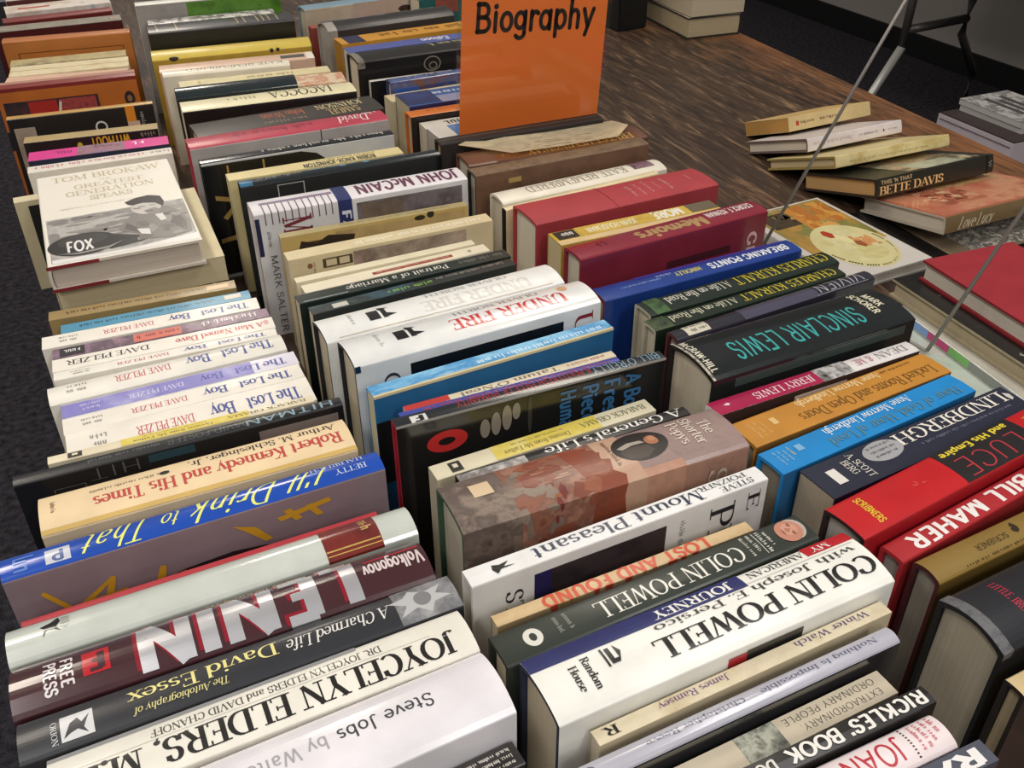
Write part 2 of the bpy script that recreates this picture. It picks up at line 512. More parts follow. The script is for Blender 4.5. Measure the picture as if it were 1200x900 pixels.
def make_book(kind, L, T, W, st, pose='stand'):
    """an Empty with cover, page block and everything printed on them as children"""
    hard = kind == 'h'
    rise = st.get('rd', 0.05 if hard else 0.0) * T
    rise = min(rise, 0.011)
    tc = min(0.0028 if hard else 0.0007, T * .25)
    if hard: tc = min(tc, T * .2)
    W2 = W - rise                        # the crown of a rounded spine reaches W
    if pose == 'stand': W2 = W
    jk = Jacket(L, T, W2, rise)
    M = {'stand': Matrix.Identity(4),
         'lie': Matrix.Translation((0, W / 2, T / 2)) @ LIE,
         'lie_left': Matrix.Rotation(math.radians(-90), 4, 'Z') @ Matrix.Translation((0, W / 2, T / 2)) @ LIE,
         'lie_right': Matrix.Rotation(math.radians(90), 4, 'Z') @ Matrix.Translation((0, W / 2, T / 2)) @ LIE}[pose]
    root = bpy.data.objects.new('hardcover_book' if hard else 'paperback_book', None)
    root.empty_display_size = 0.02
    COL.objects.link(root)
    gloss = {'m': (0.55, 0.0), 's': (0.36, 0.15), 'g': (0.2, 0.7)}[st.get('gl', 's')]
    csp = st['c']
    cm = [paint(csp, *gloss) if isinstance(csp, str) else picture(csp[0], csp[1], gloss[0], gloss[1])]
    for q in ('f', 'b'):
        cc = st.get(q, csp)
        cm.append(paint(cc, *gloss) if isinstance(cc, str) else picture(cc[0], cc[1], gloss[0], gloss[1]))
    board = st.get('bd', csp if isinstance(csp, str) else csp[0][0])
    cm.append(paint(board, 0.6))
    # cover: U-shaped section extruded along the spine
    ns = jk.n
    outer = [(T / 2, 0.0, 2)]
    r = min(0.0012 if hard else 0.0006, T * .15)
    outer.append((T / 2, W2 - r, 2))
    for i in range(ns + 1):
        v = i / ns
        y, z, _, _ = jk.yz(v)
        if i == 0: y -= r * .3; z -= r * .3
        if i == ns: y += r * .3; z -= r * .3
        outer.append((y, z, 0))
    outer.append((-T / 2, W2 - r, 1))
    outer.append((-T / 2, 0.0, 1))
    inner = []
    for (y, z, s) in outer:
        yy = max(-T / 2 + tc, min(T / 2 - tc, y * (1 - 2 * tc / T)))
        inner.append((yy, z - tc if z > W2 - tc - .001 or s == 0 else z))
    inner = [(y, max(0, z)) for y, z in inner]
    bm = bmesh.new()
    xs = (-L / 2, L / 2)
    O = [[bm.verts.new(M @ Vector((x, y, z))) for (y, z, s) in outer] for x in xs]
    I = [[bm.verts.new(M @ Vector((x, y, z))) for (y, z) in inner] for x in xs]
    for i in range(len(outer) - 1):
        sl = outer[i + 1][2] if i < len(outer) - 3 else 1
        if i == 0: sl = 2
        elif i <= ns + 1: sl = 0
        for quad, mi in (((O[0][i], O[1][i], O[1][i + 1], O[0][i + 1]), sl), ((I[0][i + 1], I[1][i + 1], I[1][i], I[0][i]), 3),
                         ((O[0][i + 1], I[0][i + 1], I[0][i], O[0][i]), 3), ((O[1][i], I[1][i], I[1][i + 1], O[1][i + 1]), 3)):
            try:
                fc = bm.faces.new(quad)
                fc.material_index = mi
            except ValueError:
                pass
    for i in (0, len(outer) - 1):
        fc = bm.faces.new((O[0][i], I[0][i], I[1][i], O[1][i]))
        fc.material_index = 3
    bmesh.ops.recalc_face_normals(bm, faces=bm.faces[:])
    cov = from_bm('cover', bm, cm, root)
    # pages
    ins = 0.0035 if hard else 0.0004
    foot = 0.004 if hard else 0.0003
    bm = bmesh.new()
    a = T / 2 - tc - 0.0002
    top = [(y * a / (T / 2), z - tc - .0006) for (y, z, s) in outer if s == 0]
    sec = [(a, foot)] + top + [(-a, foot)]
    px = L / 2 - ins
    A = [bm.verts.new(M @ Vector((-px, y, z))) for y, z in sec]
    B = [bm.verts.new(M @ Vector((px, y, z))) for y, z in sec]
    n = len(sec)
    for i in range(n):
        bm.faces.new((A[i], A[(i + 1) % n], B[(i + 1) % n], B[i]))
    bm.faces.new(A[::-1])
    bm.faces.new(B)
    bmesh.ops.recalc_face_normals(bm, faces=bm.faces[:])
    o = from_bm('page_block', bm, pages(st.get('pg', '#cfc3ab'), pose != 'stand'), root)
    add_decals(cov, jk, st.get('d', []), M, gloss)
    return root

# ------------------------------------------------------------------ where each standing book stands
# row, hard/paperback, x, y, turn, length, thickness, height (metres, degrees)
BOOKS = {
'nyt': ('A','h',0.0183,0.2724,6.01,0.21,0.0161,0.139),
'jobs': ('A','h',0.0047,0.3068,4.22,0.24,0.045,0.159),
'joycelyn': ('A','h',0.0101,0.3502,3.09,0.2257,0.0337,0.158),
'essex': ('A','h',0.0048,0.3832,2.59,0.2439,0.0274,0.157),
'lenin': ('A','h',-0.0005,0.4186,1.94,0.2403,0.0372,0.155),
'grey': ('A','h',-0.0003,0.4586,2.75,0.247,0.0292,0.152),
'redthin': ('A','h',-0.0062,0.4847,2.61,0.2253,0.005,0.143),
'drink': ('A','h',-0.0027,0.518,2.75,0.2464,0.022,0.16),
'rk': ('A','h',0.0031,0.5678,1.82,0.2146,0.0418,0.153),
'foster': ('A','h',-0.0026,0.6126,0.86,0.2359,0.0114,0.154),
'dreamA': ('A','p',-0.0008,0.642,0.17,0.1986,0.0093,0.143),
'lost5': ('A','p',0.0072,0.6706,1.54,0.1919,0.0371,0.132),
'lost4': ('A','p',0.0058,0.7034,1.8,0.1931,0.0223,0.13),
'lostp': ('A','p',0.0059,0.7271,1.96,0.1941,0.0211,0.129),
'lost3': ('A','p',-0.0013,0.7541,2.64,0.1976,0.0279,0.13),
'lost2': ('A','p',0.0001,0.7816,-0.5,0.1912,0.0129,0.129),
'dave': ('A','p',0.0005,0.7997,-0.48,0.1929,0.021,0.129),
'mottled': ('A','p',0.0004,0.8199,-0.44,0.1908,0.0166,0.129),
'lost1': ('A','p',-0.0064,0.8429,-0.94,0.1942,0.0222,0.129),
'bluep': ('A','p',-0.0001,0.8685,-0.68,0.1745,0.0167,0.126),
'olive': ('A','p',-0.0098,0.8916,-1.84,0.1735,0.0172,0.129),
'leanp': ('B','p',-0.0371,1.2355,3.55,0.1871,0.0174,0.118),
'pinktext': ('B','p',-0.023,1.2889,-0.46,0.1744,0.0219,0.131),
'pink': ('B','p',-0.0223,1.3479,-2.74,0.1754,0.0334,0.126),
'darkyel': ('B','p',-0.0284,1.414,-4.52,0.1734,0.0246,0.126),
'ghost': ('B','h',-0.0361,1.476,-2.97,0.1941,0.0136,0.14),
'orange1': ('B','h',-0.047,1.5607,-2.42,0.1919,0.0351,0.161),
'cream1': ('B','p',-0.0465,1.649,-8.12,0.1772,0.0328,0.142),
'cream2': ('B','p',-0.0413,1.7319,-3.8,0.1802,0.0551,0.134),
'olive2': ('B','p',-0.0411,1.8078,-2.88,0.1822,0.0375,0.128),
'orange2': ('B','h',-0.0365,1.873,-5.33,0.2058,0.0294,0.149),
'greyst': ('B','p',-0.0476,1.9598,0.78,0.2134,0.0443,0.15),
'maroon': ('B','h',-0.0465,2.0298,4.08,0.1875,0.0336,0.15),
'whitec': ('B','p',-0.0438,2.1136,4.49,0.1861,0.062,0.15),
'far1': ('B','h',-0.0434,2.1952,4.33,0.1855,0.062,0.155),
'ray': ('M','p',0.2483,0.1809,1.33,0.2,0.0137,0.145),
'joan': ('M','h',0.2277,0.1995,1.39,0.215,0.0219,0.144),
'rickles': ('M','h',0.2325,0.2184,1.65,0.22,0.0122,0.148),
'eop': ('M','p',0.2304,0.2372,3.14,0.21,0.0173,0.137),
'nothing': ('M','h',0.2436,0.2563,3.01,0.218,0.0132,0.148),
'winter': ('M','p',0.2636,0.2763,3.36,0.205,0.0102,0.146),
'maj': ('M','h',0.2586,0.3065,3.03,0.2332,0.0465,0.157),
'worked': ('M','h',0.247,0.3459,3.99,0.2271,0.0252,0.153),
'lound': ('M','p',0.2407,0.3763,2.71,0.1917,0.0098,0.139),
'mount': ('M','h',0.2506,0.4032,3.29,0.227,0.0157,0.155),
'pepys': ('M','h',0.2581,0.4559,1.09,0.2224,0.0498,0.16),
'genius': ('M','h',0.2653,0.5004,1.94,0.1933,0.0112,0.147),
'dreamB': ('M','p',0.2542,0.5308,3.54,0.1908,0.0175,0.134),
'oreilly': ('M','h',0.2573,0.5611,0.58,0.2311,0.0129,0.161),
'blueryan': ('M','h',0.2485,0.5827,0.91,0.1925,0.0075,0.151),
'tatum': ('M','p',0.2576,0.6031,2.17,0.1913,0.0096,0.141),
'wayne': ('M','p',0.2537,0.6332,4.6,0.226,0.0171,0.148),
'ufa': ('M','h',0.2518,0.679,3.96,0.2342,0.0449,0.158),
'ufb': ('M','h',0.2434,0.7363,4.05,0.2357,0.0417,0.15),
'portb': ('M','p',0.2333,0.7843,4.53,0.2101,0.0143,0.145),
'porta': ('M','p',0.2338,0.8164,2.86,0.2214,0.0176,0.14),
'creamred': ('M','p',0.2349,0.8486,3.75,0.1997,0.017,0.133),
'creamhi': ('M','p',0.2318,0.8777,2.72,0.1964,0.0111,0.128),
'bh': ('M','p',0.2481,0.9137,1.27,0.2289,0.0205,0.137),
'sepia': ('M','p',0.2433,0.9553,-0.39,0.2127,0.0114,0.14),
'mccain': ('M','h',0.2418,1.0093,0.34,0.248,0.039,0.153),
'bluebl': ('M','h',0.238,1.0708,0.92,0.2416,0.0191,0.158),
'robin': ('M','p',0.2182,1.1199,0.61,0.2151,0.023,0.149),
'blackc': ('M','h',0.2081,1.168,1.27,0.2434,0.0189,0.155),
'redtop': ('M','h',0.2081,1.2216,1.38,0.2563,0.0413,0.16),
'samuel': ('M','h',0.2224,1.2944,4.3,0.2538,0.062,0.152),
'iaco': ('M','h',0.2118,1.3662,-1.55,0.24,0.0455,0.159),
'glossy': ('M','h',0.1767,1.4259,-1.66,0.1687,0.0438,0.16),
'floral': ('M','p',0.231,1.4851,-5.81,0.2322,0.0524,0.141),
'creamk': ('M','p',0.2228,1.5402,-2.58,0.2302,0.0309,0.138),
'kate1': ('M','h',0.1866,1.5849,-4.78,0.1946,0.03,0.143),
'pinkish': ('M','h',0.2108,1.6315,-4.38,0.2442,0.042,0.138),
'yellow': ('M','h',0.2132,1.6926,-4,0.2573,0.0551,0.143),
'bigblack': ('M','h',0.2108,1.7647,-1.53,0.241,0.062,0.169),
'signed': ('M','h',0.2045,1.8254,-1.28,0.2162,0.0387,0.166),
'green': ('M','h',0.2078,1.864,-1.35,0.2488,0.0278,0.19),
'cornerb': ('R','h',0.4957,0.2116,3.34,0.215,0.0138,0.148),
'bigblk': ('R','h',0.5101,0.2518,4.15,0.24,0.0465,0.157),
'gold': ('R','h',0.5196,0.2973,4.47,0.24,0.0214,0.155),
'maher': ('R','h',0.5047,0.3278,8.78,0.225,0.0182,0.153),
'luce': ('R','h',0.4947,0.3558,8.53,0.24,0.0341,0.162),
'lind': ('R','p',0.4994,0.397,6.05,0.2124,0.0344,0.152),
'blueA': ('R','h',0.4778,0.4287,6.95,0.2032,0.0271,0.153),
'orangeA': ('R','h',0.4834,0.4661,5.61,0.2062,0.0321,0.149),
'jerry': ('R','h',0.4864,0.503,3,0.2098,0.0175,0.145),
'sinclair': ('R','h',0.5,0.5532,3.19,0.2163,0.062,0.157),
'vivien': ('R','h',0.5184,0.6058,5.58,0.232,0.0168,0.152),
'kurb': ('R','h',0.5076,0.6311,4.73,0.2227,0.0194,0.149),
'kura': ('R','h',0.5231,0.6656,4.36,0.2264,0.0267,0.144),
'breaking': ('R','h',0.5042,0.7081,3.23,0.2356,0.0269,0.142),
'memoirs': ('R','h',0.5009,0.7642,5.26,0.2329,0.0319,0.162),
'more': ('R','p',0.494,0.8145,1.21,0.2007,0.0317,0.149),
'redthick': ('R','h',0.5003,0.8731,3.34,0.2342,0.0556,0.156),
'creamt': ('R','h',0.4798,0.9184,6.61,0.2083,0.0098,0.148),
'kate2': ('R','h',0.4945,0.9532,4.16,0.223,0.0341,0.143),
'brownn': ('R','h',0.4875,0.9949,2.33,0.2345,0.0254,0.16),
'brownf': ('R','h',0.5,1.0407,0.26,0.2428,0.0469,0.156),
'darks': ('R','h',0.4739,1.0831,0.87,0.224,0.023,0.167),
'bluesm': ('C','p',0.5161,1.2138,3.69,0.238,0.0429,0.131),
'whiteb': ('C','p',0.5194,1.2591,1.11,0.238,0.034,0.124),
'orangesp': ('C','h',0.5083,1.2936,1.29,0.238,0.0271,0.132),
'bluemulti': ('C','p',0.5163,1.3442,1.81,0.238,0.062,0.136),
'creamblk': ('C','p',0.5093,1.3982,3.77,0.238,0.0348,0.125),
'photo': ('C','h',0.5223,1.4354,3.2,0.238,0.0213,0.139),
'whited': ('C','h',0.5026,1.4643,0.24,0.238,0.0095,0.132),
'swirl': ('C','h',0.4906,1.5186,2.09,0.238,0.0578,0.155),
'bluespn': ('C','p',0.4984,1.5851,2.02,0.238,0.0326,0.15),
'orangeye': ('C','p',0.4996,1.6471,4.38,0.238,0.0437,0.15),
'greycv': ('C','h',0.4917,1.7211,4.76,0.238,0.062,0.156),
'redpb': ('C','p',0.4834,1.7815,3.67,0.238,0.0221,0.144),
'teal': ('C','p',0.6479,1.8376,9.96,0.14,0.0371,0.162),
'beige': ('C','h',0.4844,1.8583,6.53,0.238,0.0385,0.161),
}

# ------------------------------------------------------------------ the room
def node_mat(name, build):
    m = bpy.data.materials.new(name)
    m.use_nodes = True
    build(m.node_tree, m.node_tree.nodes['Principled BSDF'])
    return m

def carpet_nodes(nt, b):
    tc = nt.nodes.new('ShaderNodeTexCoord')
    n1 = nt.nodes.new('ShaderNodeTexNoise'); n1.inputs['Scale'].default_value = 420; n1.inputs['Detail'].default_value = 3
    n2 = nt.nodes.new('ShaderNodeTexNoise'); n2.inputs['Scale'].default_value = 60; n2.inputs['Detail'].default_value = 4
    mx = nt.nodes.new('ShaderNodeMath'); mx.operation = 'MULTIPLY'
    rp = nt.nodes.new('ShaderNodeValToRGB')
    rp.color_ramp.elements[0].position = .12; rp.color_ramp.elements[0].color = lin('#17161a')
    rp.color_ramp.elements[1].position = .42; rp.color_ramp.elements[1].color = lin('#47444c')
    for n in (n1, n2): nt.links.new(tc.outputs['Object'], n.inputs['Vector'])
    nt.links.new(n1.outputs['Fac'], mx.inputs[0]); nt.links.new(n2.outputs['Fac'], mx.inputs[1])
    nt.links.new(mx.outputs[0], rp.inputs['Fac']); nt.links.new(rp.outputs['Color'], b.inputs['Base Color'])
    bp = nt.nodes.new('ShaderNodeBump'); bp.inputs['Strength'].default_value = .5; bp.inputs['Distance'].default_value = .004
    nt.links.new(n1.outputs['Fac'], bp.inputs['Height']); nt.links.new(bp.outputs['Normal'], b.inputs['Normal'])
    b.inputs['Roughness'].default_value = .95; b.inputs['Specular IOR Level'].default_value = .1

def wood_nodes(nt, b):
    tc = nt.nodes.new('ShaderNodeTexCoord')
    def noise(sc, detail, rough, dist=0.0):
        mp = nt.nodes.new('ShaderNodeMapping'); mp.inputs['Scale'].default_value = sc
        n = nt.nodes.new('ShaderNodeTexNoise'); n.inputs['Scale'].default_value = 1; n.inputs['Detail'].default_value = detail
        n.inputs['Roughness'].default_value = rough; n.inputs['Distortion'].default_value = dist
        nt.links.new(tc.outputs['Object'], mp.inputs['Vector']); nt.links.new(mp.outputs['Vector'], n.inputs['Vector'])
        return n
    grain = noise((72, 8, 40), 8, .64, 1.0)
    patch = noise((4.5, 2.2, 4), 5, .6)
    rp = nt.nodes.new('ShaderNodeValToRGB')
    e = rp.color_ramp.elements
    e[0].position = .36; e[0].color = lin('#281b13')
    e[1].position = .54; e[1].color = lin('#463325')
    x = e.new(.60); x.color = lin('#5f4a38')
    x = e.new(.70); x.color = lin('#97795a')
    nt.links.new(grain.outputs['Fac'], rp.inputs['Fac'])
    # the dark stain is worn through to orange wood towards the long edge
    sx = nt.nodes.new('ShaderNodeSeparateXYZ'); nt.links.new(tc.outputs['Object'], sx.inputs[0])
    mr = nt.nodes.new('ShaderNodeMapRange'); mr.inputs['From Min'].default_value = 1.12; mr.inputs['From Max'].default_value = 1.42
    mr.inputs['To Min'].default_value = -.12; mr.inputs['To Max'].default_value = .34
    nt.links.new(sx.outputs['X'], mr.inputs['Value'])
    ad = nt.nodes.new('ShaderNodeMath'); nt.links.new(patch.outputs['Fac'], ad.inputs[0]); nt.links.new(mr.outputs[0], ad.inputs[1])
    gm = nt.nodes.new('ShaderNodeMath'); gm.operation = 'MULTIPLY_ADD'; gm.inputs[1].default_value = .5
    nt.links.new(grain.outputs['Fac'], gm.inputs[0]); nt.links.new(ad.outputs[0], gm.inputs[2])
    fine = noise((150, 13, 60), 6, .7, .6)
    g3 = nt.nodes.new('ShaderNodeMath'); g3.operation = 'MULTIPLY_ADD'; g3.inputs[1].default_value = .75
    nt.links.new(fine.outputs['Fac'], g3.inputs[0]); nt.links.new(gm.outputs[0], g3.inputs[2])
    r2 = nt.nodes.new('ShaderNodeValToRGB')
    r2.color_ramp.elements[0].position = .56; r2.color_ramp.elements[0].color = (0, 0, 0, 1)
    r2.color_ramp.elements[1].position = .76; r2.color_ramp.elements[1].color = (1, 1, 1, 1)
    hf = nt.nodes.new('ShaderNodeMath'); hf.operation = 'MULTIPLY'; hf.inputs[1].default_value = .5
    nt.links.new(g3.outputs[0], hf.inputs[0]); nt.links.new(hf.outputs[0], r2.inputs['Fac'])
    mx = nt.nodes.new('ShaderNodeMix'); mx.data_type = 'RGBA'
    mx.inputs['B'].default_value = lin('#8c5c38')
    nt.links.new(r2.outputs['Color'], mx.inputs['Factor']); nt.links.new(rp.outputs['Color'], mx.inputs['A'])
    nt.links.new(mx.outputs['Result'], b.inputs['Base Color'])
    bp = nt.nodes.new('ShaderNodeBump'); bp.inputs['Strength'].default_value = .35; bp.inputs['Distance'].default_value = .0015
    nt.links.new(grain.outputs['Fac'], bp.inputs['Height']); nt.links.new(bp.outputs['Normal'], b.inputs['Normal'])
    b.inputs['Roughness'].default_value = .5

def wall_nodes(nt, b):
    tc = nt.nodes.new('ShaderNodeTexCoord')
    n = nt.nodes.new('ShaderNodeTexNoise'); n.inputs['Scale'].default_value = 5; n.inputs['Detail'].default_value = 6
    rp = nt.nodes.new('ShaderNodeValToRGB')
    rp.color_ramp.elements[0].color = lin('#8c8783'); rp.color_ramp.elements[1].color = lin('#8c8783')
    nt.links.new(tc.outputs['Object'], n.inputs['Vector']); nt.links.new(n.outputs['Fac'], rp.inputs['Fac'])
    nt.links.new(rp.outputs['Color'], b.inputs['Base Color']); b.inputs['Roughness'].default_value = .8

CARPET = node_mat('charcoal_carpet', carpet_nodes)
WOOD = node_mat('worn_stained_wood', wood_nodes)
WALL = node_mat('grey_wall_paint', wall_nodes)
STEEL = paint('#c4c2be', 0.35, 0, metal=.35, wear=0)
DARKSTEEL = paint('#4a4644', 0.4, 0.1, metal=.3, wear=0)

def simple(name, boxes, mat, parent=None):
    bm = bmesh.new()
    for b in boxes: bm_box(bm, *b)
    return from_bm(name, bm, mat, parent)

tag(simple('floor', [(-3.0, 3.7, -2.5, 6.6, -.05, 0)], CARPET), None, None, kind='structure')
tag(simple('wall_right', [(3.62, 3.72, -2.5, 6.6, 0, 2.9)], WALL), None, None, kind='structure')
tag(simple('baseboard_right', [(3.605, 3.619, -2.5, 6.6, 0, .105)], paint('#0d0d0e', .5)), None, None, kind='structure')

# the big worn table: top, apron, legs
table = bpy.data.objects.new('display_table', None); COL.objects.link(table)
tag(table, 'large dark brown worn wooden table carrying all the books', 'table')
sh = Matrix.Rotation(math.radians(-2.6 + 5.2), 4, 'Z')
table.location = (0, 0, 0)
bm = bmesh.new()
def tx(x, y): return (x + 0.045 * (y - .6), y)
corners = [(-.128, -.35), (1.318, -.35), (1.318, 3.3), (-.128, 3.3)]
top = [bm.verts.new((*tx(*c), TT)) for c in corners]
bot = [bm.verts.new((*tx(*c), TT - .03)) for c in corners]
bm.faces.new(top); bm.faces.new(bot[::-1])
for i in range(4): bm.faces.new((top[i], bot[i], bot[(i + 1) % 4], top[(i + 1) % 4]))
bmesh.ops.recalc_face_normals(bm, faces=bm.faces[:])
from_bm('tabletop', bm, WOOD, table)
for cx, cy in ((-.02, -.2), (1.2, -.2), (1.3, 3.1), (.08, 3.1)):
    simple('leg', [(cx - .03, cx + .03, cy - .03, cy + .03, 0, TT - .0301)], paint('#2b211b', .5), table)

# ------------------------------------------------------------------ the standing books
G1, G2, G3, G4, G5 = 'books in the left row', 'books in the middle row', 'books in the right row', 'books behind the orange sign', 'books lying flat on the bare wood'
R3 = [['#3a2f2c'], 20]
def dreams(logo):
    return [('n', ['#e6d98e', '#d8c24e', '#e2d58a'], 22, .26, .74, 0.02, .98), ('t', 'Dreams from My Father', '#4a4428', 's', .30, .60, .52, .82),
            ('x', '#6e683c', .34, .58, .22, .36), ('t', 'BARACK OBAMA', '#6a6a4c', 's', .66, .97, .3, .66), ('r', '#2c2a26', .07, .12, .2, .85), ('r', '#e0d6bb', .085, .105, .35, .6)]
def lostboy(bg='#ece6da', a='#3c4a8f', b='#c2545c', g='#8d8880', top=None):
    d = []
    if top: d.append(top)
    return d + [('t', 'The Lost', a, 'sb', .72, .95, .3, .78), ('t', 'Boy', a, 'sb', .57, .67, .26, .74), ('t', 'DAVE PELZER', b, 's', .27, .50, .36, .68), ('x', g, .07, .155, .26, .42), ('x', g, .075, .15, .54, .72)]
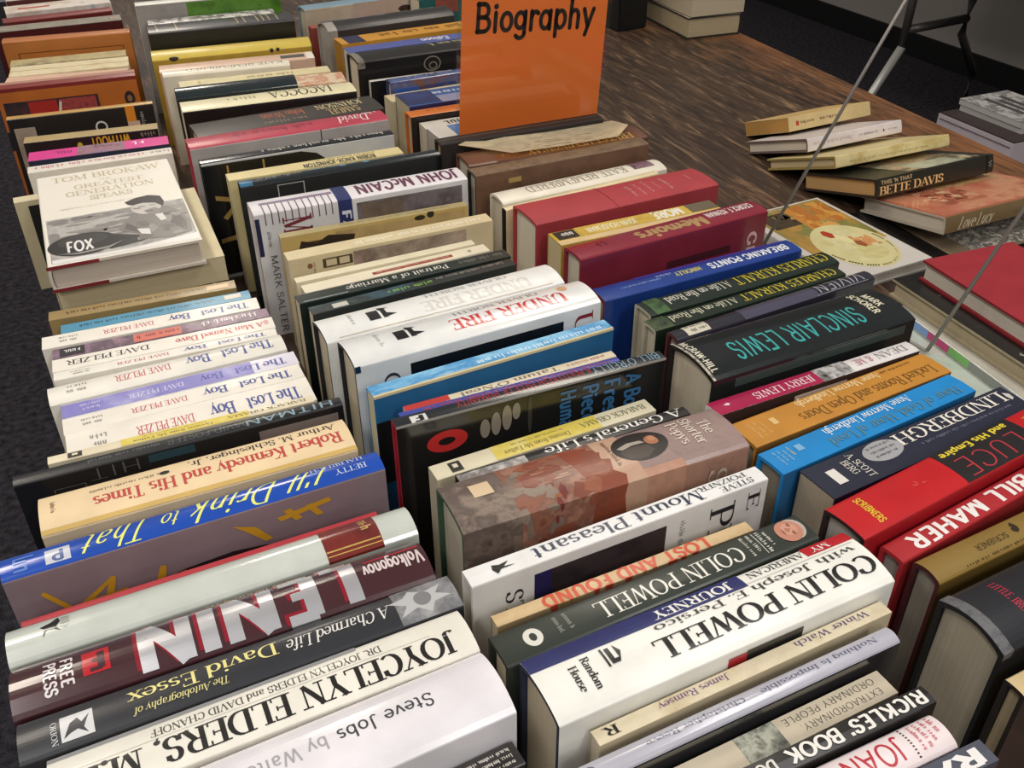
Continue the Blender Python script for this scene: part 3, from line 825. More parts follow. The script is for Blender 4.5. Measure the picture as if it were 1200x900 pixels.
STY = {
# ---- left row, from the front
'nyt': dict(c='#2a2523', l='dark brown book with tiny white print at the very front of the left row', d=[('x', '#e8e2d8', .86, .98, .2, .35), ('x', '#e8e2d8', .86, .98, .45, .6), ('x', '#d8d2c8', .86, .98, .7, .85)]),
'jobs': dict(c='#e6e2e6', gl='g', rd=.14, l='thick glossy white book with one line of plain grey lettering', d=[('t', 'Steve Jobs', '#4a4a4e', 'a', .625, .845, .36, .55), ('t', 'by Walter Isaacson', '#a8a6aa', 'a', .235, .605, .36, .55)]),
'joycelyn': dict(c='#e4e0d4', rd=.10, l='ivory book with huge black capitals beside the thick glossy white book', d=[('r', '#939394', 0, .72, .0, .10), ('t', 'JOYCELYN ELDERS, M.D.', '#1e1b19', 'sb', .03, .955, .47, .88), ('t', 'DR. JOYCELYN ELDERS and DAVID CHANOFF', '#3a3632', 's', .22, .775, .2, .36), ('r', '#b9b4a8', .05, .9, .405, .413)]),
'essex': dict(c='#2b2c31', rd=.10, l='charcoal book with yellow and white lettering and a grey star picture', d=[('n', ['#3c3c3e', '#77777a', '#a5a5a6'], 55, .845, 1.0, .02, .98),
    ('p', '#b4b4b4', [[(.83, .35), (.87, .3), (.89, .12), (.92, .3), (.97, .22), (.95, .45), (.985, .62), (.94, .66), (.925, .88), (.895, .68), (.85, .8), (.872, .55)]]), ('e', '#7c7c7e', .915, .47, .022, .2),
    ('t', 'A Charmed Life', '#dcdad4', 'si', .58, .83, .34, .66), ('t', 'David Essex', '#e2d88c', 's', .225, .555, .26, .60), ('t', 'The Autobiography of', '#d8cf8c', 'si', .235, .44, .68, .84),
    ('r', '#cfcfcf', .085, .152, .30, .86), ('p', '#3a3b3f', [[(.09, .8), (.105, .5), (.12, .42), (.128, .55), (.145, .4), (.132, .68), (.14, .82), (.12, .68), (.105, .72)]]), ('t', 'ORION', '#cfcfcf', 's', .066, .078, .36, .88, 'd')]),
'lenin': dict(c='#45262a', gl='g', rd=.16, l='glossy maroon book with giant silver capital letters', d=[('t', 'LENIN', '#8a1c2c', 'x', .255, .805, .06, .90), ('t', 'LENIN', 'M#dcdce0', 'x', .265, .815, .10, .95), ('r', '#a8242e', .84, .99, .24, .29), ('t', 'Volkogonov', '#d8c8c8', 'ab', .83, .99, .36, .66),
    ('t', 'A NEW BIOGRAPHY', '#a8803a', 's', .44, .70, .0, .08), ('r', '#b8242c', .155, .215, .28, .72), ('t', 'F', '#45262a', 'x', .165, .205, .34, .66), ('t', 'FREE', '#dcd4d4', 'ab', .108, .134, .26, .8, 'd'), ('t', 'PRESS', '#dcd4d4', 'ab', .072, .098, .26, .86, 'd')]),
'grey': dict(c='#c6cbc2', gl='g', rd=.18, l='pale grey-green book with a dark red label band', d=[('n', ['#5a2420', '#7a2e28', '#642620'], 40, .755, .905, .0, 1.02), ('r', '#c8a85a', .757, .903, .80, .83), ('r', '#c8a85a', .757, .903, .90, .92), ('x', '#c8a060', .862, .892, .14, .72, 'd'),
    ('p', '#1d1d1d', [[(.075, .38), (.1, .30), (.115, .16), (.12, .34), (.11, .48), (.12, .6), (.105, .52), (.09, .50), (.08, .66), (.085, .46)]]), ('x', '#b0b0a8', .12, .15, .2, .66, 'd')]),
'redthin': dict(c='#b43a42', rd=.05, l='thin red book behind the pale grey-green one', d=[]),
'drink': dict(c='#1f4cae', f='#8a787d', gl='g', rd=.12, l='glossy blue book with yellow handwriting and a mauve front cover', d=[('t', "I'll", '#e6ea7c', 'i', .755, .86, .16, .86), ('t', 'Drink', '#e6ea7c', 'i', .48, .715, .12, .94), ('t', 'to', '#e6ea7c', 'i', .40, .45, .2, .84), ('t', 'That', '#e6ea7c', 'i', .21, .375, .12, .94),
    ('t', 'HALBREICH', '#c4d0e8', 's', .80, .955, .12, .34), ('t', 'BETTY', '#c4d0e8', 's', .865, .955, .52, .74), ('r', '#c9ccd6', .105, .165, .34, .86), ('t', 'P', '#5a6a9a', 'ab', .12, .15, .42, .8), ('x', '#5d7fc8', .03, .08, .3, .8, 'd'),
    ('p', '#2f2629', [[(.12, 1.62), (.2, 1.5), (.3, 1.4), (.42, 1.33), (.55, 1.31), (.64, 1.34), (.70, 1.42), (.72, 1.65)]]),
    ('p', '#c9972c', [[(.56, 1.10), (.62, 1.16), (.66, 1.3), (.64, 1.31), (.59, 1.17)], [(.68, 1.14), (.83, 1.09), (.835, 1.13), (.69, 1.18)], [(.72, 1.09), (.75, 1.2), (.73, 1.21), (.70, 1.1)], [(.78, 1.1), (.81, 1.22), (.79, 1.22), (.76, 1.11)],
        [(.33, 1.42), (.36, 1.24), (.375, 1.25), (.36, 1.43)], [(.26, 1.42), (.42, 1.34), (.42, 1.36), (.26, 1.45)], [(.08, 1.16), (.15, 1.42), (.135, 1.43), (.07, 1.18)], [(.12, 1.4), (.24, 1.2), (.25, 1.21), (.14, 1.43)], [(.2, 1.44), (.235, 1.2), (.25, 1.22), (.22, 1.45)], [(.12, 1.35), (.27, 1.33), (.27, 1.35), (.12, 1.38)]])]),
'rk': dict(c='#e4cba2', gl='m', rd=.09, l='fat cream book with a big red title and black author line', d=[('t', 'Robert Kennedy and His Times', '#b8443e', 'sb', .16, .965, .46, .74), ('t', 'Arthur M. Schlesinger, Jr.', '#2b2522', 's', .46, .96, .16, .35), ('x', '#7a6a58', .15, .40, .26, .34), ('e', '#1b1a19', .385, .30, .016, .055), ('x', '#8a6a50', .035, .05, .3, .6, 'd'), ('r', '#c9a860', .0, 1, .90, .99)]),
'foster': dict(c='#1c1d20', f='#17171a', rd=.06, l='black book with dim grey-blue capitals behind the fat cream one', d=[('t', 'HITMAN', '#7f98a4', 'a', .68, .975, .22, .85), ('t', 'DAVID FOSTER', '#4f5358', 'a', .44, .70, .25, .8), ('x', '#565a60', .2, .42, .3, .7), ('r', '#7a6f6c', .72, .98, 1.06, 1.6), ('r', '#23404a', .38, .52, 1.02, 1.09),
    ('p', '#6a6a6a', [rect(.10, .19, 1.12, 1.124), rect(.10, .19, 1.2, 1.204), rect(.10, .102, 1.12, 1.2), rect(.188, .19, 1.12, 1.2)]), ('t', 'HIT', '#55585c', 'h', .2, .36, 1.02, 1.12)]),
'dreamA': dict(c='#dfd3b6', l='cream and yellow paperback touching the black book in the left row', d=dreams(0)),
'lost5': dict(c='#e8e2d6', l='white paperback with blue and red print next to the yellow one', d=lostboy()),
'lost4': dict(c='#e8e2d6', l='white paperback with blue and red print just in front of the lilac spine', d=lostboy()),
'lostp': dict(c='#dcd9e4', l='lilac-spined paperback among the white paperbacks of the left row', d=lostboy(a='#44489c', b='#d8d6ee', g='#cfcce8', top=('n', ['#8f8bc8', '#7d78bd', '#b7b4dd'], 14, 0.0, .80, .05, .95))),
'lost3': dict(c='#e9e4d9', rd=.10, l='white paperback with rounded worn spine just behind the lilac one', d=lostboy(a='#55609c')),
'lost2': dict(c='#e9e4d9', l='thin white paperback with blue and red print right in front of the red-titled one', d=lostboy()),
'dave': dict(c='#ebe5d9', l='white paperback with red title and black author name', d=[('t', 'A Man Named Dave', '#b8343c', 'sb', .54, .95, .3, .72), ('t', 'DAVE PELZER', '#2c2a2c', 's', .06, .42, .30, .68), ('e', '#d8a0a0', .965, .4, .012, .2)]),
'mottled': dict(c=[['#4c3f48', '#8d6f84', '#5a4a55', '#b08a9c'], 34], l='mottled purple paperback between white paperbacks', d=[('r', '#d2705e', .36, .58, .1, .95), ('x', '#7a2c2c', .38, .57, .3, .7), ('x', '#d8d0d4', .66, .94, .2, .7), ('r', '#2b2a2d', .03, .14, .1, .9), ('x', '#e0dcdc', .05, .12, .3, .7)]),
'lost1': dict(c='#ebe5d9', l='topmost white paperback with blue and red print, next to the blue spine', d=lostboy()),
'bluep': dict(c='#4a8fae', l='thin light-blue paperback between the white paperbacks and the olive-gold one', d=[('x', '#24495c', .08, .8, .35, .65), ('r', '#c8c2b2', .86, .95, .2, .7)]),
'olive': dict(c='#9a8152', pg='#9a7f4c', l='thin olive-gold paperback just below the lying book stack', d=[('x', '#4a3a20', .08, .82, .35, .65), ('r', '#c9a878', .84, .96, .3, .8)]),
# ---- left row beyond the lying books
'leanp': dict(c='#d9cca8', f='#cfc29c', pg='#d2c49c', l='cream paperback with dark panel peeking out behind the lying soldier book', d=[('r', '#23241f', .075, 1.0, 1.07, 2.1)]),
'pinktext': dict(c='#e4ddd0', l='white paperback with pink print against the pink one', d=[('x', '#c8788c', .03, .80, .25, .7), ('x', '#9a8a80', .84, .98, .3, .7)]),
'pink': dict(c='#d9338e', f='#232840', l='hot pink paperback with a picture strip', d=[('n', ['#3a3048', '#a0707c', '#5a5f90'], 40, .34, .68, .0, 1.0), ('x', '#8e1f60', .18, .30, .3, .7), ('x', '#f0e0e8', .74, .82, .25, .75)]),
'darkyel': dict(c='#b09a6a', f='#22201c', l='tan-spined paperback with black cover and yellow words', d=[('t', 'WITHOUT', '#d3a62c', 'ab', .48, .78, 1.03, 1.17), ('e', '#c8b83c', .4, 1.12, .02, .05), ('x', '#908a78', .86, .97, 1.03, 1.1)]),
'ghost': dict(c='#b8924e', f='#211d1d', rd=.05, l='book with black cover, white ring and orange sticker', d=[('p', '#cfcac2', [ell(.615, 1.25, .042, .085)]), ('p', '#211d1d', [ell(.615, 1.25, .030, .06)]), ('r', '#d98428', .80, .865, .9, 1.22), ('r', '#c9a894', .80, .885, 1.22, 1.42), ('x', '#7a3a34', .81, .87, 1.3, 1.37), ('x', '#a9a49c', .90, .93, 1.1, 1.45, 'd'), ('t', 'ghost', '#c8c4b8', 'si', .64, .84, 1.42, 1.55),
    ('n', ['#8f7a68', '#b4a494'], 30, .03, .17, 1.14, 1.9)]),
'orange1': dict(c='#b98a78', f='#b4652a', bd='#8a2a22', rd=.05, l='orange-covered book with a dark picture and round badge', d=[('r', '#7a2420', .0, 1.0, .55, 1.05), ('n', ['#201c24', '#3a2a30', '#5a2c34'], 30, .03, .70, 1.20, 1.62), ('r', '#a82c2a', .2, .40, 1.22, 1.52), ('n', ['#7a2a2a', '#a04444', '#2c2030'], 60, .42, .68, 1.22, 1.5),
    ('p', '#d8c8b0', [[(.38, 1.52), (.42, 1.24), (.435, 1.26), (.40, 1.54)]]), ('e', '#2c2426', .925, 1.32, .038, .11), ('e', '#8a6a4a', .925, 1.32, .018, .05), ('x', '#cfc6b8', .40, .62, 1.5, 1.57), ('n', ['#17171a', '#2c2a2e'], 30, .0, .95, 1.62, 1.9)]),
'cream1': dict(c='#dcb59c', pg='#d8c4a0', l='pinkish cream paperback against the orange cover', d=[]),
'cream2': dict(c=[['#d3c196', '#e3d6b2', '#c2ab78'], 18], pg='#d6c498', l='wide cream paperback spine in front of the orange picture frame cover', d=[('r', '#b09a68', .0, 1.0, .48, .52)]),
'olive2': dict(c=[['#9a9068', '#b8ac80', '#6a6450'], 26], pg='#b8a878', l='thin olive-grey paperback against the framed orange cover', d=[]),
'orange2': dict(c='#b06a34', f='#bd7436', rd=.05, l='orange book whose cover has a thin dark frame line', d=[('p', '#6a3c1c', [rect(.1, .93, 1.20, 1.212), rect(.1, .108, 1.2, 1.9), rect(.922, .93, 1.2, 1.9)]), ('p', '#3a2c20', [ell(.905, 1.31, .012, .04), ell(.13, 1.33, .006, .02)])]),
'greyst': dict(c='#8c8478', f='#4a1a1c', pg='#9a9084', l='grey-edged paperback just behind the framed orange cover', d=[('n', ['#7a7468', '#a09888'], 40, 0, 1, 0.02, .98), ('x', '#b89a90', .86, .98, .3, .7)]),
'maroon': dict(c='#7a2c2a', f='#6a2220', l='dark red book near the far left corner', d=[]),
'whitec': dict(c=[['#d8cfc4', '#c8b8a8', '#e4dcd2', '#7a8aa0'], 16], l='white book with coloured smudges at the far left corner', d=[('r', '#b8452c', .12, .42, .45, .62)]),
'far1': dict(c='#b9b4aa', f='#5a2a24', l='pale book cut off by the far left corner', d=[]),
# ---- middle row, from the front
'ray': dict(c='#4b4e5b', l='slate blue book with white capitals at the front edge', d=[('t', 'RAY', '#e6e4e2', 'x', .70, .97, .2, .86)]),
'joan': dict(c='#e8dadb', rd=.16, l='pinkish white book with thin red capitals and a dotted line', d=[('t', 'JOAN RIVERS', '#b9303c', 'a', .42, .868, .22, .80), ('p', '#2c2a2a', [ell(.89, .10 + .085 * k, .0035, .022, 8) for k in range(10)]), ('x', '#c86a70', .97, .985, .1, .6, 'd'), ('x', '#c86a70', .950, .963, .1, .7, 'd'), ('x', '#c86a70', .930, .943, .12, .78, 'd'), ('x', '#c86a70', .91, .923, .12, .8, 'd')]),
'rickles': dict(c='#191716', rd=.02, l='black book with bold white condensed capitals', d=[('t', "RICKLES' BOOK", '#e6e3dc', 'ab', .56, .985, .16, .82), ('t', 'DON RICKLES', '#d8d4cc', 'ab', .27, .53, .26, .8)]),
'eop': dict(c='#cdc1aa', l='putty-coloured book with two lines of spaced dark capitals', d=[('n', ['#2c2e2a', '#77786c', '#b8b8a8', '#3a3c30'], 90, .51, .635, .02, .98), ('t', 'ORDINARY PEOPLE', '#302b25', 'h', .655, .965, .16, .40), ('t', 'EXTRAORDINARY,', '#302b25', 'h', .69, .965, .56, .80)]),
'nothing': dict(c='#b4b3be', f='#242428', gl='g', rd=.2, l='silver-grey book with small dark title beside the parchment one', d=[('t', 'Nothing Is Impossible', '#63647a', 's', .56, .94, .34, .60), ('t', 'Christopher Reeve', '#63647a', 's', .22, .51, .34, .58), ('e', '#54556a', .06, .5, .018, .2)]),
'winter': dict(c=[['#cdbf9c', '#dccfb2', '#bfae88'], 28], f='#cbbd9e', l='slim parchment paperback with purple serif title', d=[('t', 'Winter Watch', '#5d4a72', 's', .66, .93, .2, .62), ('t', 'James Ramsey', '#7a5a80', 's', .20, .43, .2, .62), ('t', 'R', '#1e1b19', 'sb', .03, .07, .2, .75)]),
'maj': dict(c='#ecebe3', rd=.09, bd='#2c3348', l='fattest white book with navy and red bands and giant black capitals', d=[('n', ['#23285c', '#2a3068', '#1f2454'], 20, .0, .635, .0, .27), ('r', '#b8242c', .845, 1.0, .0, .19), ('t', 'JOURNEY', '#ecebe3', 'sb', .36, .60, .06, .22), ('t', 'AMERICAN', '#26241f', 's', .655, .84, .05, .17), ('t', 'MY', '#ecebe3', 's', .87, .93, .05, .16), ('r', '#8a8a86', .635, .985, .235, .241),
    ('t', 'with Joseph E. Persico', '#3c3a38', 's', .335, .97, .30, .42), ('t', 'COLIN POWELL', '#1a1816', 'sb', .30, .985, .51, .79), ('r', '#a8242c', .47, .525, 1.06, 1.4), ('r', '#22201e', .525, .70, 1.05, 1.4), ('t', 'Random', '#22201e', 'sb', .123, .145, .34, .80, 'd'), ('t', 'House', '#22201e', 'sb', .085, .107, .40, .76, 'd'),
    ('p', '#22201e', [[(.19, .34), (.202, .34), (.202, .52), (.214, .52), (.214, .32), (.226, .44), (.212, .58), (.19, .58)], [(.178, .32), (.184, .32), (.184, .60), (.178, .60)]])]),
'worked': dict(c='#2a312a', rd=.04, l='dark green book with white capitals and a smiling man portrait', d=[('t', 'COLIN POWELL', '#e2e0d6', 's', .285, .765, .28, .78), ('e', '#d8d6cc', .10, .5, .026, .26), ('e', '#2d342d', .10, .5, .010, .12), ('x', '#8a8e84', .17, .185, .2, .8, 'd'), ('x', '#8a8e84', .20, .215, .2, .7, 'd'),
    ('x', '#d8d6cc', .785, .797, .1, .8, 'd'), ('x', '#d8d6cc', .808, .820, .1, .8, 'd'), ('r', '#b8b6ac', .828, .831, .1, .85), ('x', '#d8d6cc', .838, .852, .12, .85, 'd'), ('x', '#d8d6cc', .86, .872, .2, .7, 'd'),
    ('e', '#b3a89e', .953, .45, .035, .37), ('e', '#bd826c', .936, .46, .041, .38), ('e', '#cc957f', .940, .42, .024, .22), ('p', '#9c6a58', [ell(.950, .28, .005, .09, 10), ell(.946, .58, .005, .09, 10)]), ('p', '#70483c', [ell(.946, .29, .0028, .05, 8), ell(.942, .59, .0028, .05, 8)]), ('p', '#aa745f', [[(.945, .42), (.930, .34), (.926, .44), (.930, .54)]]), ('p', '#94594c', [[(.918, .32), (.913, .46), (.918, .60), (.921, .46)]])]),
'lound': dict(c=[['#c6a676', '#d4b88c', '#b8965e'], 30], l='tan paperback with large orange-red capitals half hidden by the green book', d=[('t', 'LOST AND FOUND', '#cf5236', 'ab', .17, .82, .08, 1.0)]),
'mount': dict(c='#e8e7e5', f='#e4e3e0', rd=.02, l='white book with navy serif title and a dark cover photograph', d=[('t', 'Mount Pleasant', '#27304a', 's', .20, .775, .20, .84), ('t', 'POIZNER', '#4a4c52', 's', .775, .945, .14, .44), ('t', 'STEVE', '#4a4c52', 's', .835, .955, .56, .88), ('p', '#20201f', [[(.08, .3), (.1, .4), (.13, .34), (.11, .55), (.145, .62), (.1, .64), (.085, .82), (.075, .55)]]),
    ('r', '#252050', .19, .40, 1.09, 1.9), ('n', ['#2a2326', '#3a3034', '#1d191c'], 25, .245, .63, 1.09, 1.5), ('t', 'STS', '#2a2a2c', 's', .10, .155, 1.16, 1.5, 'd'), ('t', 'PL', '#2a2a2c', 's', .79, .88, 1.10, 1.5, 'd'), ('t', 'E', '#2a2a2c', 's', .93, .975, 1.08, 1.24, 'd'), ('x', '#8a8a8c', .68, .70, 1.1, 1.5, 'd')]),
'pepys': dict(c=[['#86706a', '#97807a', '#7a645f'], 22], f=[['#8a6a5a', '#a57f6c', '#6f5348'], 18], bd='#3d5a44', pg='#b8b0a0', rd=.07, l='broad worn book with an oval portrait and battle scene on its spine', d=[
    ('n', ['#3f3530', '#6f6058', '#5a4d46', '#8a796c', '#62544c'], 38, .0, .21, .0, 1.7), ('n', ['#6f3f32', '#8f5c48', '#7c5446', '#a07460', '#6a4034'], 48, .19, .52, .0, 1.7), ('n', ['#c2a088', '#b8947c', '#ccae96'], 20, .52, .62, .0, 1.6), ('n', ['#a87a64', '#b88c74', '#96705e'], 18, .62, .76, .86, 1.6),
    ('b', ['#8a7a6c', '#7c6a5c'], 9, .16, .33, .15, 1.3, .035, .12, 9),
    ('p', '#86442f', [[(.40, .0), (.505, .10), (.49, .22), (.53, .3), (.515, .45), (.545, .5), (.53, .72), (.56, .85), (.54, 1.1), (.56, 1.5), (.42, 1.6), (.44, .9)]]), ('b', ['#7d4534', '#94583f', '#864a38'], 10, .24, .52, .05, 1.5, .045, .12, 7), ('b', ['#702f2a'], 6, .30, .38, .6, 1.3, .012, .10, 3), ('b', ['#b08a72'], 8, .28, .42, .18, .7, .030, .018, 5), ('r', '#d8bf9c', .085, .15, .2, .48),
    ('e', '#221d1d', .665, .40, .098, .32), ('p', '#453a33', [[(.585, .46), (.63, .40), (.69, .44), (.70, .58), (.66, .68), (.60, .62)]]), ('p', '#a39a8c', [[(.585, .36), (.63, .29), (.675, .31), (.685, .38), (.64, .37), (.60, .42)]]), ('e', '#a56a4c', .715, .36, .026, .11), ('e', '#b98060', .718, .33, .015, .06), ('p', '#221a18', [[(.725, .26), (.745, .34), (.74, .46), (.728, .48), (.735, .38)]]),
    ('t', 'The', '#dccfc2', 's', .895, .935, .26, .58, 'd'), ('t', 'Shorter', '#dccfc2', 's', .845, .885, .10, .74, 'd'), ('t', 'Pepys', '#dccfc2', 's', .795, .835, .12, .66, 'd'), ('x', '#6a4c42', .555, .57, .1, .7, 'd'), ('t', 'S', '#bcaea2', 's', .85, .92, 1.12, 1.26, 'd')]),
'genius': dict(c='#1c1a1a', rd=.02, l='black book with white serif words squeezed behind the oval portrait book', d=[('t', "A General's Life", '#e2dfda', 's', .36, .97, .1, .92), ('n', ['#b8b4b0', '#6a6462', '#d8d4d0'], 60, .0, .28, .2, .9)]),
'dreamB': dict(c='#dfd6b8', l='cream and yellow paperback in front of the black cover with blue words', d=dreams(1)),
'oreilly': dict(c='#22252a', f='#161617', gl='g', rd=.05, bd='#b02438', l='glossy black book with blue words and red oval on its cover', d=[('t', "BILL O'REILLY", '#7f9cae', 'a', .72, .985, .15, .85), ('t', 'A BOLD FRESH PIECE OF HUMANITY', '#a83038', 'a', .22, .72, .0, .6), ('r', '#d8d6d2', .055, .11, .35, .95), ('t', 'F', '#1b1b1c', 'x', .062, .10, .42, .9),
    ('p', '#c23030', [ell(.17, 1.24, .072, .10)]), ('p', '#161617', [ell(.168, 1.24, .03, .035)]), ('p', '#8a8274', [ell(.305, 1.22, .018, .09), ell(.345, 1.2, .018, .11), ell(.385, 1.17, .018, .12), ell(.42, 1.13, .015, .08)]), ('p', '#3c3a34', [ell(.47, 1.2, .008, .18)]),
    ('t', 'A Bold', '#336894', 'ab', .84, .90, 1.06, 1.5, 'd'), ('t', 'Fresh', '#336894', 'ab', .755, .815, 1.06, 1.5, 'd'), ('t', 'Piece of', '#336894', 'ab', .67, .73, 1.06, 1.62, 'd'), ('t', 'Humanity', '#336894', 'ab', .585, .645, 1.06, 1.66, 'd'), ('r', '#8e8b84', 0, 1, .97, 1.012)]),
'blueryan': dict(c='#38459c', l='thin blue-violet book against the glossy black cover', d=[('x', '#a8342f', .1, .95, .45, .9), ('x', '#8f98cc', .2, .6, .1, .35)]),
'tatum': dict(c='#d6c9ae', l='cream paperback with a red block beside the thin blue-violet book', d=[('r', '#b8302c', .0, .20, .0, 1.0), ('t', "Tatum O'Neal", '#6a6456', 's', .25, .72, .25, .8), ('x', '#a87a70', .76, .95, .3, .75)]),
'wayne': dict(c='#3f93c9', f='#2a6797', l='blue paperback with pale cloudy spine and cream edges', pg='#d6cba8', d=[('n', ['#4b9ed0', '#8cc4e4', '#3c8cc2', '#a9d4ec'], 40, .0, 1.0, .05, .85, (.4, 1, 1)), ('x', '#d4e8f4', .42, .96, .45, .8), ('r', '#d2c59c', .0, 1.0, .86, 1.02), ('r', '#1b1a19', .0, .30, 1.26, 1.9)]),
'ufa': dict(c='#e8e8e5', bd='#24262c', gl='g', rd=.10, l='white book with red capitals and a black rectangle on its cover', d=[('t', 'UNDER FIRE', '#c8383c', 'sb', .40, .885, .42, .76), ('t', 'OLIVER NORTH', '#8c8a88', 's', .44, .80, .12, .28), ('p', '#191919', [rect(.19, .235, .30, .62), rect(.245, .265, .28, .62), [(.24, .2), (.28, .3), (.24, .34)], [(.265, .46), (.3, .56), (.265, .6)]]), ('x', '#b8b6b4', .12, .14, .2, .7, 'd'), ('e', '#d8b088', .90, .3, .02, .12),
    ('r', '#15161a', .205, .835, 1.10, 2.3), ('t', 'OL', '#3a3a3c', 's', .10, .165, 1.14, 1.5, 'd'), ('t', 'U', '#8a2430', 's', .885, .965, 1.06, 1.3, 'd'), ('x', '#6a6a6a', .05, .085, 1.5, 2.4, 'd'), ('r', '#16233c', .0, .02, 1.0, 1.06)]),
'ufb': dict(c='#e7e7e3', bd='#24262c', rd=.10, l='white book with faded pale title next to its red-lettered twin', d=[('t', 'UNDER FIRE', '#d4cfc8', 'sb', .40, .87, .50, .84), ('t', 'OLIVER NORTH', '#a4a29e', 's', .44, .80, .18, .34), ('p', '#191919', [rect(.19, .235, .34, .70), rect(.245, .265, .32, .70), [(.24, .24), (.28, .34), (.24, .38)], [(.265, .54), (.3, .64), (.265, .68)]]), ('x', '#b8b6b4', .12, .14, .2, .7, 'd'), ('r', '#c8b8a0', .05, .95, .93, .95)]),
'portb': dict(c='#252a28', l='dark paperback with green handwriting beside the twin white books', d=[('n', ['#1d2426', '#33505c', '#20282a', '#4a5c58'], 26, .0, .5, .0, 1.0), ('x', '#7fae4c', .36, .58, .35, .8), ('x', '#9a948a', .60, .95, .2, .55), ('r', '#c8c4b8', .10, .17, .3, .85)]),
'porta': dict(c='#222c28', l='dark green-black paperback with white serif title', d=[('t', 'Portrait of a Marriage', '#dcd8ce', 's', .22, .70, .25, .75), ('x', '#6a7068', .74, .97, .3, .7), ('r', '#8a9490', .02, .22, .82, .93)]),
'creamred': dict(c='#e6dcc2', l='low cream paperback with a red printed bar', d=[('r', '#9a4034', .36, .80, .42, .72), ('x', '#d8b8a0', .38, .78, .5, .64), ('e', '#a89a80', .90, .5, .01, .14)]),
'creamhi': dict(c='#e2d8ba', l='plain pale cream paperback between a printed-bar one and a photo cover', d=[]),
'bh': dict(c='#d8c8a0', f='#d2c29c', l='cream book with outlined letters and a misty brown photo on its cover', d=[('x', '#e9e2cc', .32, .95, .35, .8), ('n', ['#8f8273', '#b0a08c', '#7a6a5e', '#b89a90'], 14, .30, .86, 1.04, 2.0), ('p', '#4a4030', [rect(.155, .295, 1.06, 1.075), rect(.155, .295, 1.15, 1.165), rect(.155, .17, 1.06, 1.165), rect(.28, .295, 1.06, 1.165), rect(.22, .232, 1.06, 1.165), rect(.155, .295, 1.32, 1.335), rect(.22, .232, 1.24, 1.335), rect(.28, .295, 1.24, 1.335)]), ('e', '#8a5a3c', .095, 1.11, .012, .03), ('e', '#8a5a3c', .095, 1.28, .012, .03), ('x', '#7a6a50', .11, .125, 1.08, 1.34, 'd'), ('x', '#c8a0a0', .82, .84, 1.08, 1.22, 'd')]),
'sepia': dict(c='#a99a6c', f='#c2a868', l='thin sepia book with dark figures on its cover', d=[('x', '#8a7c50', .3, .9, .3, .7), ('n', ['#9a8458', '#b89e6c', '#86704a'], 12, .28, .98, 1.04, 1.6), ('n', ['#241f1a', '#5a4028', '#33291f'], 50, .10, .34, 1.10, 1.34), ('p', '#2b241c', [[(.08, 1.2), (.10, 1.08), (.18, 1.13), (.24, 1.06), (.38, 1.10), (.36, 1.24), (.12, 1.3)]]), ('p', '#2b2a1c', [ell(.73, 1.05, .03, .03), ell(.79, 1.03, .02, .04)])]),
'mccain': dict(c='#e4e0e2', f='#dcdadb', rd=.04, l='white book with purple capitals, navy band and tick marks', d=[('t', 'JOHN McCAIN', '#6a3a52', 'ab', .475, .975, .20, .84), ('r', '#2a3266', .375, .44, .0, 1.45), ('p', '#6a4a62', [rect(.045 + .030 * k, .05 + .030 * k, .5, 1.14) for k in range(11)]), ('r', '#8a7a90', .04, .37, .35, .5), ('n', ['#4a444a', '#7a7274', '#5a5054', '#8f8686'], 22, .46, .97, 1.06, 1.6), ('n', ['#5a4c44', '#8a7a6a'], 30, .48, .68, 1.08, 1.35),
    ('t', 'M', '#7a2c36', 'sb', .12, .25, 1.09, 1.29, 'd'), ('t', 'FA', '#d8d8e4', 'ab', .39, .43, 1.12, 1.42, 'd'), ('t', 'MARK SALTER', '#6a6468', 'a', .045, .075, 1.50, 2.5, 'd'), ('x', '#8a8488', .045, .065, 1.22, 1.4, 'd'), ('r', '#24284a', .0, .02, 1.05, 1.5)]),
'bluebl': dict(c='#1c2428', f='#131618', gl='g', rd=.10, l='glossy black book with light blue left end in the middle row', d=[('x', '#5aa0c4', .30, .64, -.02, .5), ('r', '#3a6f92', .0, .06, .0, 1.0), ('x', '#a8b0b0', .08, .3, .3, .6), ('x', '#8a9090', .74, .84, .1, .5), ('p', '#a8a8a0', [rect(.17, .30, 1.04, 1.05), rect(.17, .175, 1.04, 1.2), rect(.295, .30, 1.04, 1.2)])]),
'robin': dict(c='#dccb94', l='cream-yellow paperback with black capitals behind the glossy black book', d=[('t', 'ROBIN KNOX-JOHNSTON', '#1d1c1a', 'ab', .42, .84, .42, .95), ('x', '#8a7c50', .5, .85, .12, .34)]),
'blackc': dict(c='#1d1f22', f='#c6c6c4', gl='g', rd=.05, l='book with a black curved shape on its light grey cover', d=[('x', '#c8c4ba', .3, .95, .2, .75), ('p', '#131416', [[(0.0, 1.03), (.50, 1.03), (.58, 1.08), (.62, 1.16), (.63, 1.3), (.62, 2.5), (.0, 2.5)]]), ('p', '#a8884a', [[(.04, 1.42), (.16, 1.5), (.16, 1.56), (.04, 1.48)], [(.06, 1.72), (.13, 1.55), (.15, 1.57), (.08, 1.76)], [(.03, 2.0), (.16, 1.96), (.16, 2.02), (.03, 2.06)], [(.12, 1.06), (.13, 1.06), (.13, 1.2), (.12, 1.2)], [(.3, 1.05), (.31, 1.05), (.31, 1.18), (.3, 1.18)]])]),
